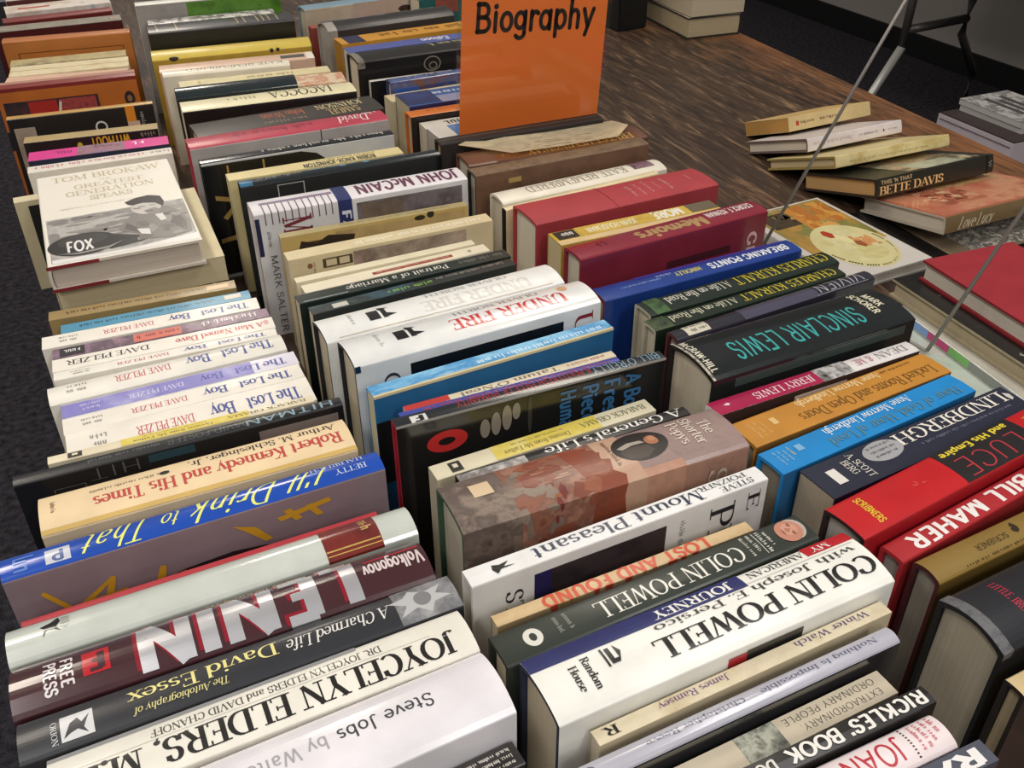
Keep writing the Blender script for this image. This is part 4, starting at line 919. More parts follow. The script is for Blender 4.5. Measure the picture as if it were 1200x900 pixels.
'redtop': dict(c='#b23a4e', f='#b4aca6', b='#b23a4e', l='raspberry red book with a grey front cover', d=[('t', 'David', '#e8d8d4', 'si', .76, .92, .2, .8), ('x', '#8a2438', .2, .62, .3, .7), ('x', '#e0c8c4', .90, .97, .1, .4), ('r', '#2c2a28', .64, .645, 1.0, 1.3), ('x', '#3a3634', .5, .95, 1.28, 1.4)]),
'samuel': dict(rd=.02, c='#3b3531', l='dark brown-grey book with cream and rust lettering', d=[('t', 'SAMUEL', '#c8b078', 's', .70, .88, .55, .88), ('t', 'JOHNSON', '#d8c894', 's', .66, .93, .16, .48), ('t', 'John Wain', '#b8664a', 's', .36, .60, .2, .58), ('x', '#8a7c68', .34, .58, .7, .85)]),
'iaco': dict(c='#e2d9b2', f='#241a18', l='cream book with spaced black capitals and brown cover', d=[('t', 'IACOCCA', '#2b2824', 's', .50, .87, .2, .8), ('x', '#9a9070', .24, .42, .4, .65)]),
'glossy': dict(c='#222c2e', gl='g', rd=.16, l='short glossy black book with tiny pale print', d=[('x', '#c9cfca', .30, .80, .08, .30), ('r', '#c8c4b4', .10, .27, .0, .24)]),
'floral': dict(c=[['#d8c8a4', '#c88a6c', '#e0d3b4', '#b8604a'], 44], l='cream paperback with red flowery spine', d=[]),
'creamk': dict(c='#dfd2a4', l='yellowish cream paperback next to the flowery one', d=[('x', '#8a8058', .4, .75, .35, .75), ('r', '#c8b880', .12, .14, .2, .9)]),
'kate1': dict(c='#e4dcc8', rd=.1, l='cream book with spaced grey capitals, far along the middle row', d=[('t', 'KATE REMEMBERED', '#8f8878', 's', .18, .95, .3, .72)]),
'pinkish': dict(c='#d4b29c', l='pale salmon book beside the yellow one', d=[('r', '#4a5048', .78, .94, .45, .8), ('r', '#e8e0d0', .95, 1.0, .2, 1.0)]),
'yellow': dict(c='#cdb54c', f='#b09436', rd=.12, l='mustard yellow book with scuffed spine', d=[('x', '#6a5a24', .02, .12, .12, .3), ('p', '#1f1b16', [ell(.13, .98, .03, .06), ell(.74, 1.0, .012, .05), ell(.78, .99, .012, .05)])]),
'bigblack': dict(c='#313237', f='#141416', rd=.06, l='big black book with thin gold tick marks on its spine', d=[('p', '#b09c70', [[(.05 + a, .12), (.058 + a, .12), (.066 + a, .85), (.058 + a, .85)] for a in (0, .13, .55, .6, .69, .73, .77, .83)]), ('x', '#8a8070', .06, .17, .3, .45)]),
'signed': dict(c=[['#b8b4b0', '#4a4848', '#d4d0cc', '#8a8886'], 60], l='grey and white speckled book against the big black one', d=[]),
'green': dict(c='#d8d8d0', f='#9a948e', rd=.05, l='tall book with a green and grey cover, farthest in the middle row', d=[('n', ['#3f6a1c', '#5a8a2c', '#2f5214'], 26, .34, 1.0, 1.02, 2.0), ('n', ['#a8a29c', '#8f8a84'], 20, .0, .34, 1.05, 2.0)]),
# ---- right row, from the front
'cornerb': dict(c=[['#d3bf94', '#c4a878'], 20], bd='#211d1b', f='#3a2a24', pg='#a8977a', l='cream-spined book at the bottom corner beside the heavy black book', d=[('x', '#a05040', .05, .4, .3, .7)]),
'bigblk': dict(c='#26272c', f='#1b1b1e', bd='#17171a', pg='#a39a88', rd=.14, l='heavy black book with small red lettering and torn film edge', d=[('t', 'LITTLE, BROWN', '#c2384c', 's', .13, .155, .15, .85, 'd'), ('n', ['#26272c', '#6a6a6c', '#33343a'], 70, .0, .035, .0, 1.05)]),
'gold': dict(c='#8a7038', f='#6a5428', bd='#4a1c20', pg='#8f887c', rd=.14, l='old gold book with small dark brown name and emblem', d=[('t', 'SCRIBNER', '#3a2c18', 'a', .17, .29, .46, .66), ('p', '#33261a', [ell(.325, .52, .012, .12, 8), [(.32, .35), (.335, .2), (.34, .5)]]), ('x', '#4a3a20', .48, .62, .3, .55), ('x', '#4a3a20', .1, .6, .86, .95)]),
'maher': dict(c='#ac2a30', f='#a02a30', pg='#9a9690', l='red book with bold white capitals in the right row', d=[('t', 'BILL MAHER', '#e9e4e0', 'ab', .07, .62, .22, .86), ('x', '#e0b0b0', .645, .665, .2, .8, 'd'), ('x', '#e0b0b0', .67, .69, .2, .8, 'd'), ('t', 'NEW RULES', '#e9e4e0', 'ab', .71, .98, .18, .84)]),
'luce': dict(c='#bd1a20', f='#a81e26', bd='#2a1a1a', pg='#a8a29a', rd=.05, l='bright red book with a black panel and yellow words', d=[('r', '#231f20', .43, .78, .0, .98), ('t', 'LUCE', '#b8323c', 'h', .455, .745, .40, .90), ('t', 'and His Empire', '#e0c93c', 'ab', .45, .75, .10, .27), ('t', 'SCRIBNERS', '#dcb53a', 'ab', .085, .11, .14, .86, 'd'), ('x', '#d8a03c', .82, .9, .2, .3), ('p', '#d8504e', [[(.27, .45), (.3, .5), (.285, .52)], [(.29, .38), (.3, .46), (.292, .47)], [(.31, .5), (.33, .53), (.31, .54)]])]),
'lind': dict(c='#282b3c', f='#23263a', pg='#a89c88', l='navy paperback with tall white capitals and a silver oval', d=[('t', 'LINDBERGH', '#e4dfd2', 's', .40, .955, .10, .46), ('e', '#a3a3a6', .325, .36, .085, .30), ('x', '#4a4a50', .27, .38, .16, .24), ('x', '#4a4a50', .265, .385, .30, .38), ('x', '#4a4a50', .275, .375, .44, .52), ('t', 'A. SCOTT', '#d8d4c8', 's', .185, .215, .10, .88, 'd'), ('t', 'BERG', '#d8d4c8', 's', .145, .175, .22, .66, 'd'), ('r', '#dcd8d0', .065, .105, .30, .74), ('x', '#6a6c80', .47, .93, .58, .68), ('p', '#c8c4b8', [[(.965, .2), (.985, .3), (.98, .45), (.965, .5), (.96, .35)]])]),
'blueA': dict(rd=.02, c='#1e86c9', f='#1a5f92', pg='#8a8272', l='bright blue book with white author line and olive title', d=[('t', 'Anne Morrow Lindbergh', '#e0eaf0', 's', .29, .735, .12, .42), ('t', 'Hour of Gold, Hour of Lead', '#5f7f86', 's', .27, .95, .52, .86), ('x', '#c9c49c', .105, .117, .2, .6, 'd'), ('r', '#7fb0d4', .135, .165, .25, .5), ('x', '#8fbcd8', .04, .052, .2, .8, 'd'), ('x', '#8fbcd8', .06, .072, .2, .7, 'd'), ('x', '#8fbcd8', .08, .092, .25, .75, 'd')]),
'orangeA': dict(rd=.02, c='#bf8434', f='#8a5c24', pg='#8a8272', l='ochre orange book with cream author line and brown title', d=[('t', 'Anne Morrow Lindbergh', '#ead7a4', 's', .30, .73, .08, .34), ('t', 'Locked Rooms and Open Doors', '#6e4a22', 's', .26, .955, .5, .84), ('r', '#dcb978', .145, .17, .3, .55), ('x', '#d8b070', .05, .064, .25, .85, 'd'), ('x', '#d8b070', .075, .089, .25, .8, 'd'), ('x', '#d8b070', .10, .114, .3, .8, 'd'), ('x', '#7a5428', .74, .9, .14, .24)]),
'jerry': dict(c='#e2dedc', f='#3a2c2c', rd=.05, gl='g', l='crimson and white book with a small black-and-white photo between', d=[('r', '#a6224c', .0, .52, .0, 1.0), ('n', ['#1d1c1c', '#8a8886', '#d0cecc', '#3a3838'], 90, .50, .66, .0, 1.0), ('t', 'JERRY LEWIS', '#e8d4d8', 's', .19, .48, .3, .78), ('t', 'DEAN', '#8a8684', 's', .80, .96, .25, .72), ('t', '& ME', '#b8707c', 's', .69, .78, .25, .72), ('p', '#e8d4d8', [[(.05, .5), (.07, .4), (.08, .5), (.07, .6)]]), ('r', '#d8d0c8', .36, .62, 1.05, 1.12)]),
'sinclair': dict(c='#1b2021', f='#151818', pg='#c9bfa8', bd='#1b1a18', rd=.08, gl='g', l='broad black book with big turquoise capitals', d=[('t', 'SINCLAIR LEWIS', '#3fa3a2', 'a', .16, .80, .42, .80), ('t', 'MARK', '#dcd6bc', 'ab', .905, .94, .22, .60, 'd'), ('t', 'SCHORER', '#dcd6bc', 'ab', .855, .89, .12, .72, 'd'), ('t', 'McGRAW-HILL', '#dcd6c4', 'ab', .02, .05, .08, .88, 'd'), ('n', ['#1b2021', '#c8c0ac', '#33342f'], 90, .0, .012, .0, 1.0), ('r', '#3c4744', .1, .95, 1.03, 1.12)]),
'vivien': dict(c='#302e38', rd=.14, gl='g', bd='#5a2a2c', pg='#a8948a', l='grey-violet book with outlined pale capitals and white corner badge', d=[('r', '#4d4a5c', .32, .70, .0, 1.0), ('t', 'VIVIEN', '#c8c6cc', 'h', .705, .955, .12, .86), ('p', '#b4b2b8', [rect(.69, .965, .03, .05), rect(.69, .965, .93, .95)]), ('r', '#d3cdb8', .055, .16, .12, .9), ('x', '#2a2826', .07, .15, .2, .4), ('x', '#2a2826', .07, .15, .55, .8)]),
'kurb': dict(c='#222c22', rd=.05, gl='g', bd='#b8b4a0', l='nearer of two matching dark green books with yellow capitals', d=[('t', 'CHARLES KURALT', '#c9b838', 's', .46, .97, .18, .80), ('t', 'A Life on the Road', '#d2cfb4', 's', .10, .435, .25, .75), ('n', ['#2c3828', '#4a5a3c', '#222c22'], 50, .0, .09, .0, 1.0)]),
'kura': dict(c='#202b24', rd=.05, gl='g', bd='#b8b4a0', l='farther of two matching dark green books with yellow capitals', d=[('t', 'CHARLES KURALT', '#c9b838', 's', .47, .975, .16, .72), ('t', 'A Life on the Road', '#d8d6c8', 's', .12, .445, .22, .68), ('n', ['#2c4030', '#4a6a3c', '#222c22'], 50, .03, .10, .0, 1.0)]),
'breaking': dict(c='#23408c', f='#1f3c80', rd=.05, gl='g', bd='#7a2430', pg='#9a8f80', l='royal blue book with white bold title before the matching green pair', d=[('t', 'BREAKING POINTS', '#e4e6ea', 'ab', .54, .955, .36, .74), ('t', 'HINCKLEY', '#c9c06a', 'ab', .37, .50, .40, .66), ('x', '#8aa0d8', .1, .3, .5, .62), ('r', '#3a3c9a', .2, .98, .04, .2), ('x', '#9aa4d8', .28, .36, .3, .5)]),
'memoirs': dict(c='#8a2838', f='#7d2835', rd=.05, gl='g', pg='#d0c6b0', l='crimson book with broad tan title and white name', d=[('t', 'Memoirs', '#b08c5e', 'x', .32, .69, .32, .86), ('t', 'GEORGE F. KENNAN', '#ecdcd8', 'ab', .71, .965, .22, .56), ('x', '#5a1522', .12, .17, .3, .7), ('t', 'GE', '#d8a8a8', 'ab', .90, .95, 1.2, 1.5, 'd'), ('r', '#4a2026', .45, .80, 1.28, 1.36)]),
'more': dict(c='#bf9f3c', pg='#c9b890', l='mustard gold paperback with white block capitals', d=[('n', ['#b8962c', '#d0b04c', '#a88420'], 24, .15, .83, .0, .66), ('t', 'MORE', '#e8e4d4', 'x', .60, .79, .06, .56), ('t', 'JOHN HOUSEMAN', '#e4dcb8', 'ab', .20, .50, .16, .52), ('r', '#22201c', .02, .14, .05, .62), ('x', '#e0dcd0', .04, .12, .2, .5), ('r', '#6a604c', .83, 1.0, .0, .6), ('r', '#d8bc8a', .0, 1.0, .68, 1.0)]),
'redthick': dict(c='#a83a40', f='#96333a', rd=.04, pg='#d6ccb6', gl='m', l='thick cloth-bound red book with faint silvery lines', d=[('x', '#cf9a98', .56, .58, .3, .8, 'd'), ('x', '#cf9a98', .61, .625, .25, .85, 'd'), ('x', '#cf9a98', .66, .675, .2, .75, 'd'), ('x', '#cf9a98', .71, .72, .3, .7, 'd'), ('x', '#cf9a98', .76, .78, .25, .8, 'd'), ('x', '#cf9a98', .90, .91, .3, .6, 'd'), ('r', '#8f2830', .43, .434, .0, 1.0)]),
'creamt': dict(c='#dfcfa4', bd='#2a2622', pg='#cfc3a8', l='thin cream book tucked behind the thick red one', d=[]),
'kate2': dict(c='#e6dfcd', bd='#d8d0bc', rd=.10, l='cream book with spaced grey capitals and a small photo end', d=[('t', 'KATE REMEMBERED', '#8d8674', 's', .17, .78, .28, .74), ('n', ['#4a3a44', '#8a6a74', '#2c2a30'], 50, .82, .95, .0, .7)]),
'brownn': dict(c=[['#5a4532', '#7a6248', '#463426'], 40], f=[['#5a4030', '#6b4c38', '#483224'], 26], bd='#2b2a2a', pg='#b8ae98', gl='m', l='shabby brown book with worn edges and a tan cover mark', d=[('r', '#a88c50', .18, .25, 1.10, 1.16)]),
'brownf': dict(c='#6c4838', f='#5a3c30', pg='#bdb29c', gl='s', l='brown book with gold capitals under the torn paper sheet', d=[('r', '#6e4020', .15, .95, .55, .98), ('t', 'ERNEST HEMINGWAY', '#c9a45c', 's', .33, .93, .60, .90), ('x', '#a86a34', .19, .28, .64, .88)]),
'darks': dict(c='#2a2320', pg='#b89c68', gl='m', l='dark brown book at the foot of the orange sign', d=[('r', '#6a5c44', .0, .98, .50, .56)]),
# ---- behind the sign
'bluesm': dict(c='#5877a8', pg='#b8b0a0', l='small blue-spined paperback by the foot of the orange sign', d=[('r', '#dcd6cc', .0, .12, .0, 1.0), ('n', ['#4a6aa0', '#6a8cc0'], 30, .12, .6, .1, 1.0)]),
'whiteb': dict(c='#ded8cc', l='white paperback with black letters behind the small blue one', d=[('x', '#2b2926', .14, .34, .25, .8)]),
'orangesp': dict(c='#d4742a', f='#231c18', pg='#c4ba9e', rd=.04, l='orange-spined book with a black cover beside the sign', d=[('x', '#b85a18', .12, .5, .3, .7)]),
'bluemulti': dict(c='#3a5a94', f='#2a3060', pg='#b9ae92', l='blue paperback with white words and lilac spine end', d=[('x', '#d8dce8', .08, .55, .2, .42), ('n', ['#23284c', '#33407c'], 30, .0, .22, .0, .9), ('n', ['#a094a4', '#8a8cae'], 30, .22, .6, .5, 1.0)]),
'creamblk': dict(c='#d8c8a0', pg='#c9bfa4', l='low cream paperback with thick yellowed pages behind the sign', d=[]),
'photo': dict(c=[['#39466a', '#5a6a9c', '#2c3350'], 30], f=[['#23304c', '#7a4a3c', '#3a5290', '#c08a70'], 18], gl='g', l='shiny film-wrapped book with blue and flesh-toned cover picture', d=[('r', '#3a62b4', .02, .2, 1.1, 1.5), ('x', '#c8c8d4', .12, .45, .2, .6)]),
'whited': dict(c='#d8d4cc', f='#18171a', l='thin white-edged book with black cover', d=[]),
'swirl': dict(c='#1f1d1b', f='#171514', l='black book with a pale swirl on its cover', rd=.05, d=[('p', '#8a8070', [ell(.52, 1.16, .062, .12)]), ('p', '#171514', [ell(.52, 1.16, .054, .10)]), ('p', '#8a8070', [ell(.525, 1.19, .03, .06)]), ('p', '#171514', [ell(.525, 1.19, .022, .042)]), ('x', '#b8ac84', .55, .95, .15, .5), ('n', ['#1f1d1b', '#8a8478', '#2c2a26'], 70, .0, .05, .0, 1.1)]),
'bluespn': dict(c='#5660a0', pg='#c9c2b4', l='violet-blue paperback with white word behind the black swirl book', d=[('t', 'Edison', '#dcdcec', 'ab', .55, .76, .2, .75)]),
'orangeye': dict(c='#cf9434', pg='#a87a34', l='amber paperback with dark print and navy end block', d=[('r', '#2c2c4c', .05, .18, .0, 1.0), ('x', '#6a4416', .3, .95, .25, .7)]),
'greycv': dict(c='#2e2c2c', f='#3a3636', bd='#a8a29a', pg='#a8a298', rd=.14, l='dark-spined book with a bulging grey curved end', d=[('n', ['#8a7a7c', '#6a5c60', '#4a4444'], 16, .0, .5, .0, .5), ('x', '#a8a890', .66, .9, .2, .5), ('n', ['#a8a29a', '#8f8a84'], 14, .0, .07, .55, 2.3)]),
'redpb': dict(c='#a04a40', pg='#8f4a40', l='thin reddish paperback beside the bulging grey end', d=[('n', ['#8a5a50', '#6a4a48'], 20, .2, 1.0, .0, 1.0)]),
'teal': dict(c='#1f5a58', f='#235f5c', l='teal picture book cut off by the top of the photo', d=[('n', ['#7a3c30', '#a05a48'], 40, .25, .6, 1.02, 1.3), ('r', '#b8b49c', .72, .95, 1.0, 1.3)]),
'beige': dict(c='#7d98a8', f='#c2b69c', pg='#c2b69c', rd=.05, l='tall beige-covered book with blue-grey spine, farthest behind the sign', d=[('n', ['#a8a48c', '#c8bca4', '#b0a48a'], 10, .0, .4, 1.05, 1.5), ('p', '#3a2c24', [ell(.84, 1.2, .06, .06)]), ('n', ['#b09c8c', '#c8b4a0'], 16, .4, 1.0, 1.0, 1.4)]),
}
GROUP = {'A': G1, 'B': G1, 'M': G2, 'R': G3, 'C': G4}
for key, (row, kind, x, y, yaw, L, T, W) in BOOKS.items():
    st = STY[key]
    o = make_book(kind, L, T, W, st)
    o.location = (x, y, TT + .0002)
    o.rotation_euler = (0, 0, math.radians(yaw))
    tag(o, st['l'], 'book', GROUP[row])

# ------------------------------------------------------------------ lying books at the left
def put(o, label, x, y, z, yaw=0, tilt=0, group=G5, cat='book'):
    o.location = (x, y, TT + z)
    o.rotation_euler = (math.radians(tilt), 0, math.radians(yaw))
    return tag(o, label, cat, group)

o = make_book('h', .20, .0485, .150, dict(c='#3a2a28', f='#2c2422', pg='#b8ab92'), 'lie_left')
put(o, 'dark hardcover lying at the bottom of the left stack', -.012, 1.066, .0004, 0, 0, None)
o = make_book('h', .205, .0485, .150, dict(c='#4a1c20', f='#3a1a1c', pg='#b8ab92'), 'lie_left')
put(o, 'maroon hardcover lying under the cream paperback of the left stack', -.014, 1.066, .0495, 0, 0, None)
o = make_book('p', .20, .0285, .168, dict(c='#d8cba6', pg='#cdbf9c', gl='m'), 'lie_left')
put(o, 'cream paperback lying right beneath the soldier photo book', -.008, 1.058, .0987, 1, 0, None)
SOLD = [('n', ['#e6e0d0', '#ece6da', '#e0d8c8'], 6, 0.0, 1.0, -1.46, -.02),
        ('n', ['#9a9692', '#b8b4ae', '#8a8682', '#d0ccc6'], 22, .53, .975, -1.46, -.04, (1, .4, 1)),
        ('b', ['#7a7672', '#8f8b86', '#85817c'], 14, .54, .80, -1.44, -.05, .03, .22, 21), ('b', ['#b4b0aa', '#9a9691'], 9, .78, .97, -1.44, -.05, .02, .2, 22),
        ('t', 'TOM BROKAW', '#c2b290', 's', .035, .10, -.16, -1.36, 'c'), ('t', 'THE', '#c9b48c', 's', .125, .145, -.66, -.80, 'c'), ('t', 'GREATEST', '#c2b290', 's', .165, .215, -.38, -1.14, 'c'),
        ('t', 'GENERATION', '#c2b290', 's', .24, .295, -.28, -1.24, 'c'), ('t', 'SPEAKS', '#c2b290', 's', .32, .37, -.52, -.98, 'c'), ('x', '#c8beb0', .43, .445, -.2, -1.2, 'd'),
        ('p', '#e2deda', [[(.945, -.05), (.985, -.05), (.985, -1.46), (.92, -1.46), (.96, -.8)]]),
        ('p', '#2c2a29', [[(.78 + .0, -.62), (.80, -.72), (.84, -.9), (.88, -1.0), (.91, -.92), (.93, -.6), (.87, -.55)]]),
        ('p', '#7d7974', [[(.63, -.88), (.68, -.80), (.76, -.72), (.84, -.92), (.90, -1.0), (.92, -1.2), (.90, -1.42), (.78, -1.44), (.66, -1.38), (.58, -1.26), (.62, -1.08)]]),
        ('p', '#5c5854', [[(.66, -1.2), (.80, -1.26), (.88, -1.38), (.78, -1.40), (.66, -1.34)], [(.70, -.82), (.76, -.78), (.84, -.94), (.80, -.96)]]),
        ('e', '#c4beb8', .565, -1.06, .075, .155), ('p', '#1e1c1b', [[(.47, -.86), (.44, -.98), (.43, -1.12), (.46, -1.24), (.53, -1.26), (.58, -1.23), (.53, -1.16), (.51, -1.04), (.52, -.93), (.50, -.88)]]),
        ('p', '#8a847e', [[(.60, -1.02), (.64, -1.06), (.66, -1.16), (.61, -1.20), (.58, -1.14)], [(.55, -.92), (.56, -1.0), (.575, -1.0), (.57, -.93)]]),
        ('p', '#2a2827', [[(.545, -.98), (.55, -1.05), (.557, -1.05), (.552, -.98)], [(.545, -1.10), (.552, -1.16), (.558, -1.16), (.551, -1.10)], [(.605, -1.04), (.612, -1.12), (.618, -1.11), (.61, -1.04)]]),
        ('b', ['#94908a', '#6c6864'], 6, .66, .90, -1.38, -.88, .04, .08, 23), ('p', '#dcd8d2', [[(.66, -1.12), (.74, -1.16), (.73, -1.22), (.66, -1.2)], [(.78, -.90), (.84, -.93), (.86, -1.02), (.80, -1.02)]]),
        ('e', '#262423', .835, -.36, .105, .34), ('e', '#3c3a39', .80, -.36, .06, .24), ('p', '#8f8b86', [[(.90, -.10), (.93, -.3), (.92, -.6), (.87, -.74), (.90, -.6), (.915, -.3)]]),
        ('t', 'FOX', '#e4e0dc', 'ab', .80, .90, -.20, -.46, 'c')]
o = make_book('h', .245, .0275, .149, dict(c='#e2ddd0', f='#8a8480', b='#e6e1d4', bd='#cfc6b8', pg='#c3b6a8', d=SOLD), 'lie_left')
simple('board_corner', [(-.0748, -.022, -.1229, -.1222, -.0003, .0032)], paint('#7c2226', .6), o)
simple('board_corner', [(-.0748, -.026, -.1229, -.1222, .0243, .0278)], paint('#7c2226', .6), o)
put(o, 'white jacketed book lying flat with a black-and-white soldier photo', -.0195, 1.068, .1278, 1.5, 0, None)

# ------------------------------------------------------------------ the orange sign in its clear holder
sign = bpy.data.objects.new('sign_holder', None); COL.objects.link(sign)
sign.location = (.503, 1.139, TT + .008)
sign.rotation_euler = (0, math.radians(3.4), 0)
tag(sign, 'bright orange paper sign reading Biography in a clear upright holder', 'sign')
SW, SHt = .200, .335
ORANGE = paint('#f27a30', .55, 0, wear=.03, scale=8)
simple('paper_sheet', [(-SW / 2, SW / 2, -.0003, .0003, .004, SHt)], ORANGE, sign)
clear = node_mat('clear_acrylic', lambda nt, b: None)
nt = clear.node_tree
for n in list(nt.nodes): nt.nodes.remove(n)
out = nt.nodes.new('ShaderNodeOutputMaterial'); mixs = nt.nodes.new('ShaderNodeMixShader'); tr = nt.nodes.new('ShaderNodeBsdfTransparent'); gl = nt.nodes.new('ShaderNodeBsdfGlossy')
gl.inputs['Roughness'].default_value = .06; tr.inputs['Color'].default_value = (.97, .98, .98, 1); mixs.inputs[0].default_value = .045
nt.links.new(tr.outputs[0], mixs.inputs[1]); nt.links.new(gl.outputs[0], mixs.inputs[2]); nt.links.new(mixs.outputs[0], out.inputs['Surface'])
simple('clear_panel', [(-SW / 2 - .005, SW / 2 + .005, -.0032, -.0012, 0, SHt + .004)], clear, sign)
simple('clear_panel', [(-SW / 2 - .005, SW / 2 + .005, .0012, .0032, 0, SHt + .004)], clear, sign)
simple('clear_foot', [(-SW / 2 - .005, SW / 2 + .005, -.022, -.0034, 0, .003)], clear, sign)
bm = bmesh.new()
for p in lay_text('Biogr@phy', 'm'):
    try: bm.faces.new([bm.verts.new((-.083 + .166 * s, -.0005, .2635 + .0335 * h)) for s, h in p])
    except ValueError: pass
bmesh.ops.recalc_face_normals(bm, faces=bm.faces[:])
tag(from_bm('title_lettering', bm, paint('#1c1512', .5, wear=0), sign), 'black handwritten style lettering', None)

# torn sheet on the brown book
bm = bmesh.new()
sheet = [(0.3817, 1.0628), (0.4024, 1.0758), (0.5047, 1.0731), (0.6003, 1.0756), (0.6057, 1.0417), (0.5815, 1.0222), (0.5038, 1.0212), (0.4362, 1.0232)]
random.seed(3)
cx, cy = 0.5020, 1.0495
rings = []
for k in (1.0, .66, .33):
    rings.append([bm.verts.new((cx + (x - cx) * k, cy + (y - cy) * k, .0012 + (.006 * (1 if i in (0, 1, 4) else .2) if k == 1 else .0) + random.uniform(0, .0008))) for i, (x, y) in enumerate(sheet)])
mid = bm.verts.new((cx, cy, .0012))
for a, c in zip(rings, rings[1:]):
    for i in range(8): bm.faces.new((a[i], a[(i + 1) % 8], c[(i + 1) % 8], c[i]))
for i in range(8): bm.faces.new((rings[2][i], rings[2][(i + 1) % 8], mid))
r = bmesh.ops.solidify(bm, geom=bm.faces[:], thickness=.0004)
pz = from_bm('torn_paper', bm, paint('#ecdcb8', .8, wear=.1, scale=60))
pz.location = (0, 0, TT + .1592)
tag(pz, 'torn tan sheet of paper lying on the brown book below the sign', 'paper')
bm = bmesh.new()
for row in range(4):
    for k in range(7):
        x0 = .455 + k * .014 + row * .003; y0 = 1.030 + row * .006
        if (row * 7 + k) % 5 == 0: continue
        bm.faces.new([bm.verts.new((x0 + dx, y0 + dy, .0032)) for dx, dy in ((0, 0), (.008, 0), (.008, .002), (0, .002))])
from_bm('faint_print', bm, paint('#cdbb98', .8, wear=0), pz)

# ------------------------------------------------------------------ fallen books on the right, each leaning on the next
def leaning(kind, L, T, W, st, fx, fy, yaw, tilt, label, z0=.0006):
    o = make_book(kind, L, T, W, st, 'lie')
    a, t = math.radians(yaw), math.radians(tilt)
    dx, dy = L / 2, -W / 2 * math.cos(t)          # from the far left corner to the middle
    x = fx + dx * math.cos(a) - dy * math.sin(a)
    y = fy + dx * math.sin(a) + dy * math.cos(a)
    return put(o, label, x, y, z0 + W / 2 * math.sin(t), yaw, -tilt)
leaning('p', .176, .023, .110, dict(c='#d6bd86', b='#c8a86c', f='#c8a86c', pg='#b98c4e', gl='m', d=[('r', '#b8402c', .085, .12, .34, .66), ('x', '#5a4a34', .14, .30, .4, .64), ('x', '#5a4a34', .36, .58, .4, .64)]), 1.001, 1.318, 4, 21.2, 'small tan paperback with brown pages at the far end of the fallen row')
leaning('h', .190, .020, .146, dict(c='#dcd2d0', b='#d4cac8', pg='#d8ccba', bd='#6a5a58', d=[('x', '#b8a4a8', .05, .45, .35, .72), ('x', '#8a8088', .52, .74, .42, .66), ('e', '#2c2826', .80, .52, .008, .1), ('x', '#a89ca0', .84, .95, .46, .62), ('r', '#c8b8b8', .47, .473, .1, .9)]), .955, 1.247, 3, 20, 'white hardcover leaning between the tan and the yellow books')
leaning('h', .216, .0175, .158, dict(c=[['#d6c286', '#e0d09a', '#c8b070', '#c9a88a'], 20], b='#dccb94', pg='#c9b58c', bd='#a08c50', d=[('x', '#b0a060', .1, .8, .55, .8)]), .944, 1.175, 1, 21, 'pale yellow hardcover leaning on the black one with gold lettering')
BD = [('t', "THIS 'N THAT", '#b8a078', 'ab', .04, .30, .12, .32, 'n'), ('t', 'BETTE DAVIS', '#e0b87c', 'sb', .03, .56, .42, .86, 'n'), ('r', '#14130f', .935, .955, .0, 1.0), ('t', 'W', '#8a8274', 's', .955, .985, .3, .7, 'd'),
      ('n', ['#2a2a22', '#8f8f7c', '#c2a884', '#4a4a3c', '#d8c8a0'], 18, .30, .92, -1.1, -.08), ('n', ['#9aa08a', '#c0c4ac', '#7a8070'], 16, .42, .78, -.5, -.04), ('n', ['#d8c48c', '#a89058', '#e4d8b0'], 50, .52, .86, -1.3, -.75)]
leaning('h', .222, .0265, .152, dict(c='#27261f', b='#2b2a22', f='#27261f', pg='#c49c68', bd='#2a2019', d=BD), .946, 1.089, 2, 16.2, 'black hardcover with gold capitals and painted cover leaning on the salmon one')
LL = [('t', 'Love', '#e0d4b8', 'i', .10, .23, .18, .88, 'n'), ('t', 'Lucy', '#e0d4b8', 'i', .245, .37, .18, .88, 'n'), ('n', ['#c46a4c', '#d8866a', '#e0a078', '#b8543c'], 14, .02, .98, -1.45, -.06), ('b', ['#d88c6c', '#e4ac88', '#b0644c', '#c87a5c'], 12, .16, .52, -1.25, -.35, .06, .12, 31), ('b', ['#e8c080', '#dcae70'], 14, .42, .95, -1.46, -1.0, .07, .10, 32), ('b', ['#8a4a38', '#e8c4a0'], 5, .24, .42, -.95, -.55, .03, .07, 33), ('x', '#7a6a4c', .55, .95, .3, .7, 'n')]
leaning('h', .228, .0235, .153, dict(c='#7a6444', b='#c8704e', f='#7a6444', pg='#cfc4b4', bd='#b8ae9e', gl='g', d=LL), .966, .983, 2, 10.5, 'salmon covered hardcover with white script on its olive spine', z0=.0052)

# magazine lying under the salmon book
bm = bmesh.new(); bm_box(bm, .95, 1.20, .812, .985, .0008, .0040)
mg = from_bm('cover', bm, paint('#1b1917', .4, .2))
root = bpy.data.objects.new('magazine', None); COL.objects.link(root); root.location = (0, 0, TT); mg.parent = root
simple('cover_picture', [(.985, 1.199, .814, .983, .0041, .0043)], picture(['#8a7a62', '#7a6a54', '#978670'], 12, .4, .2), root)
simple('cover_picture', [(1.02, 1.199, .82, .90, .0044, .0046)], picture(['#1d1b1a', '#cfc8ba', '#4a4642', '#a8a296', '#26231f'], 70, .4, .2), root)
tag(root, 'flat magazine with black edge and black-and-white cover under the salmon book', 'magazine')

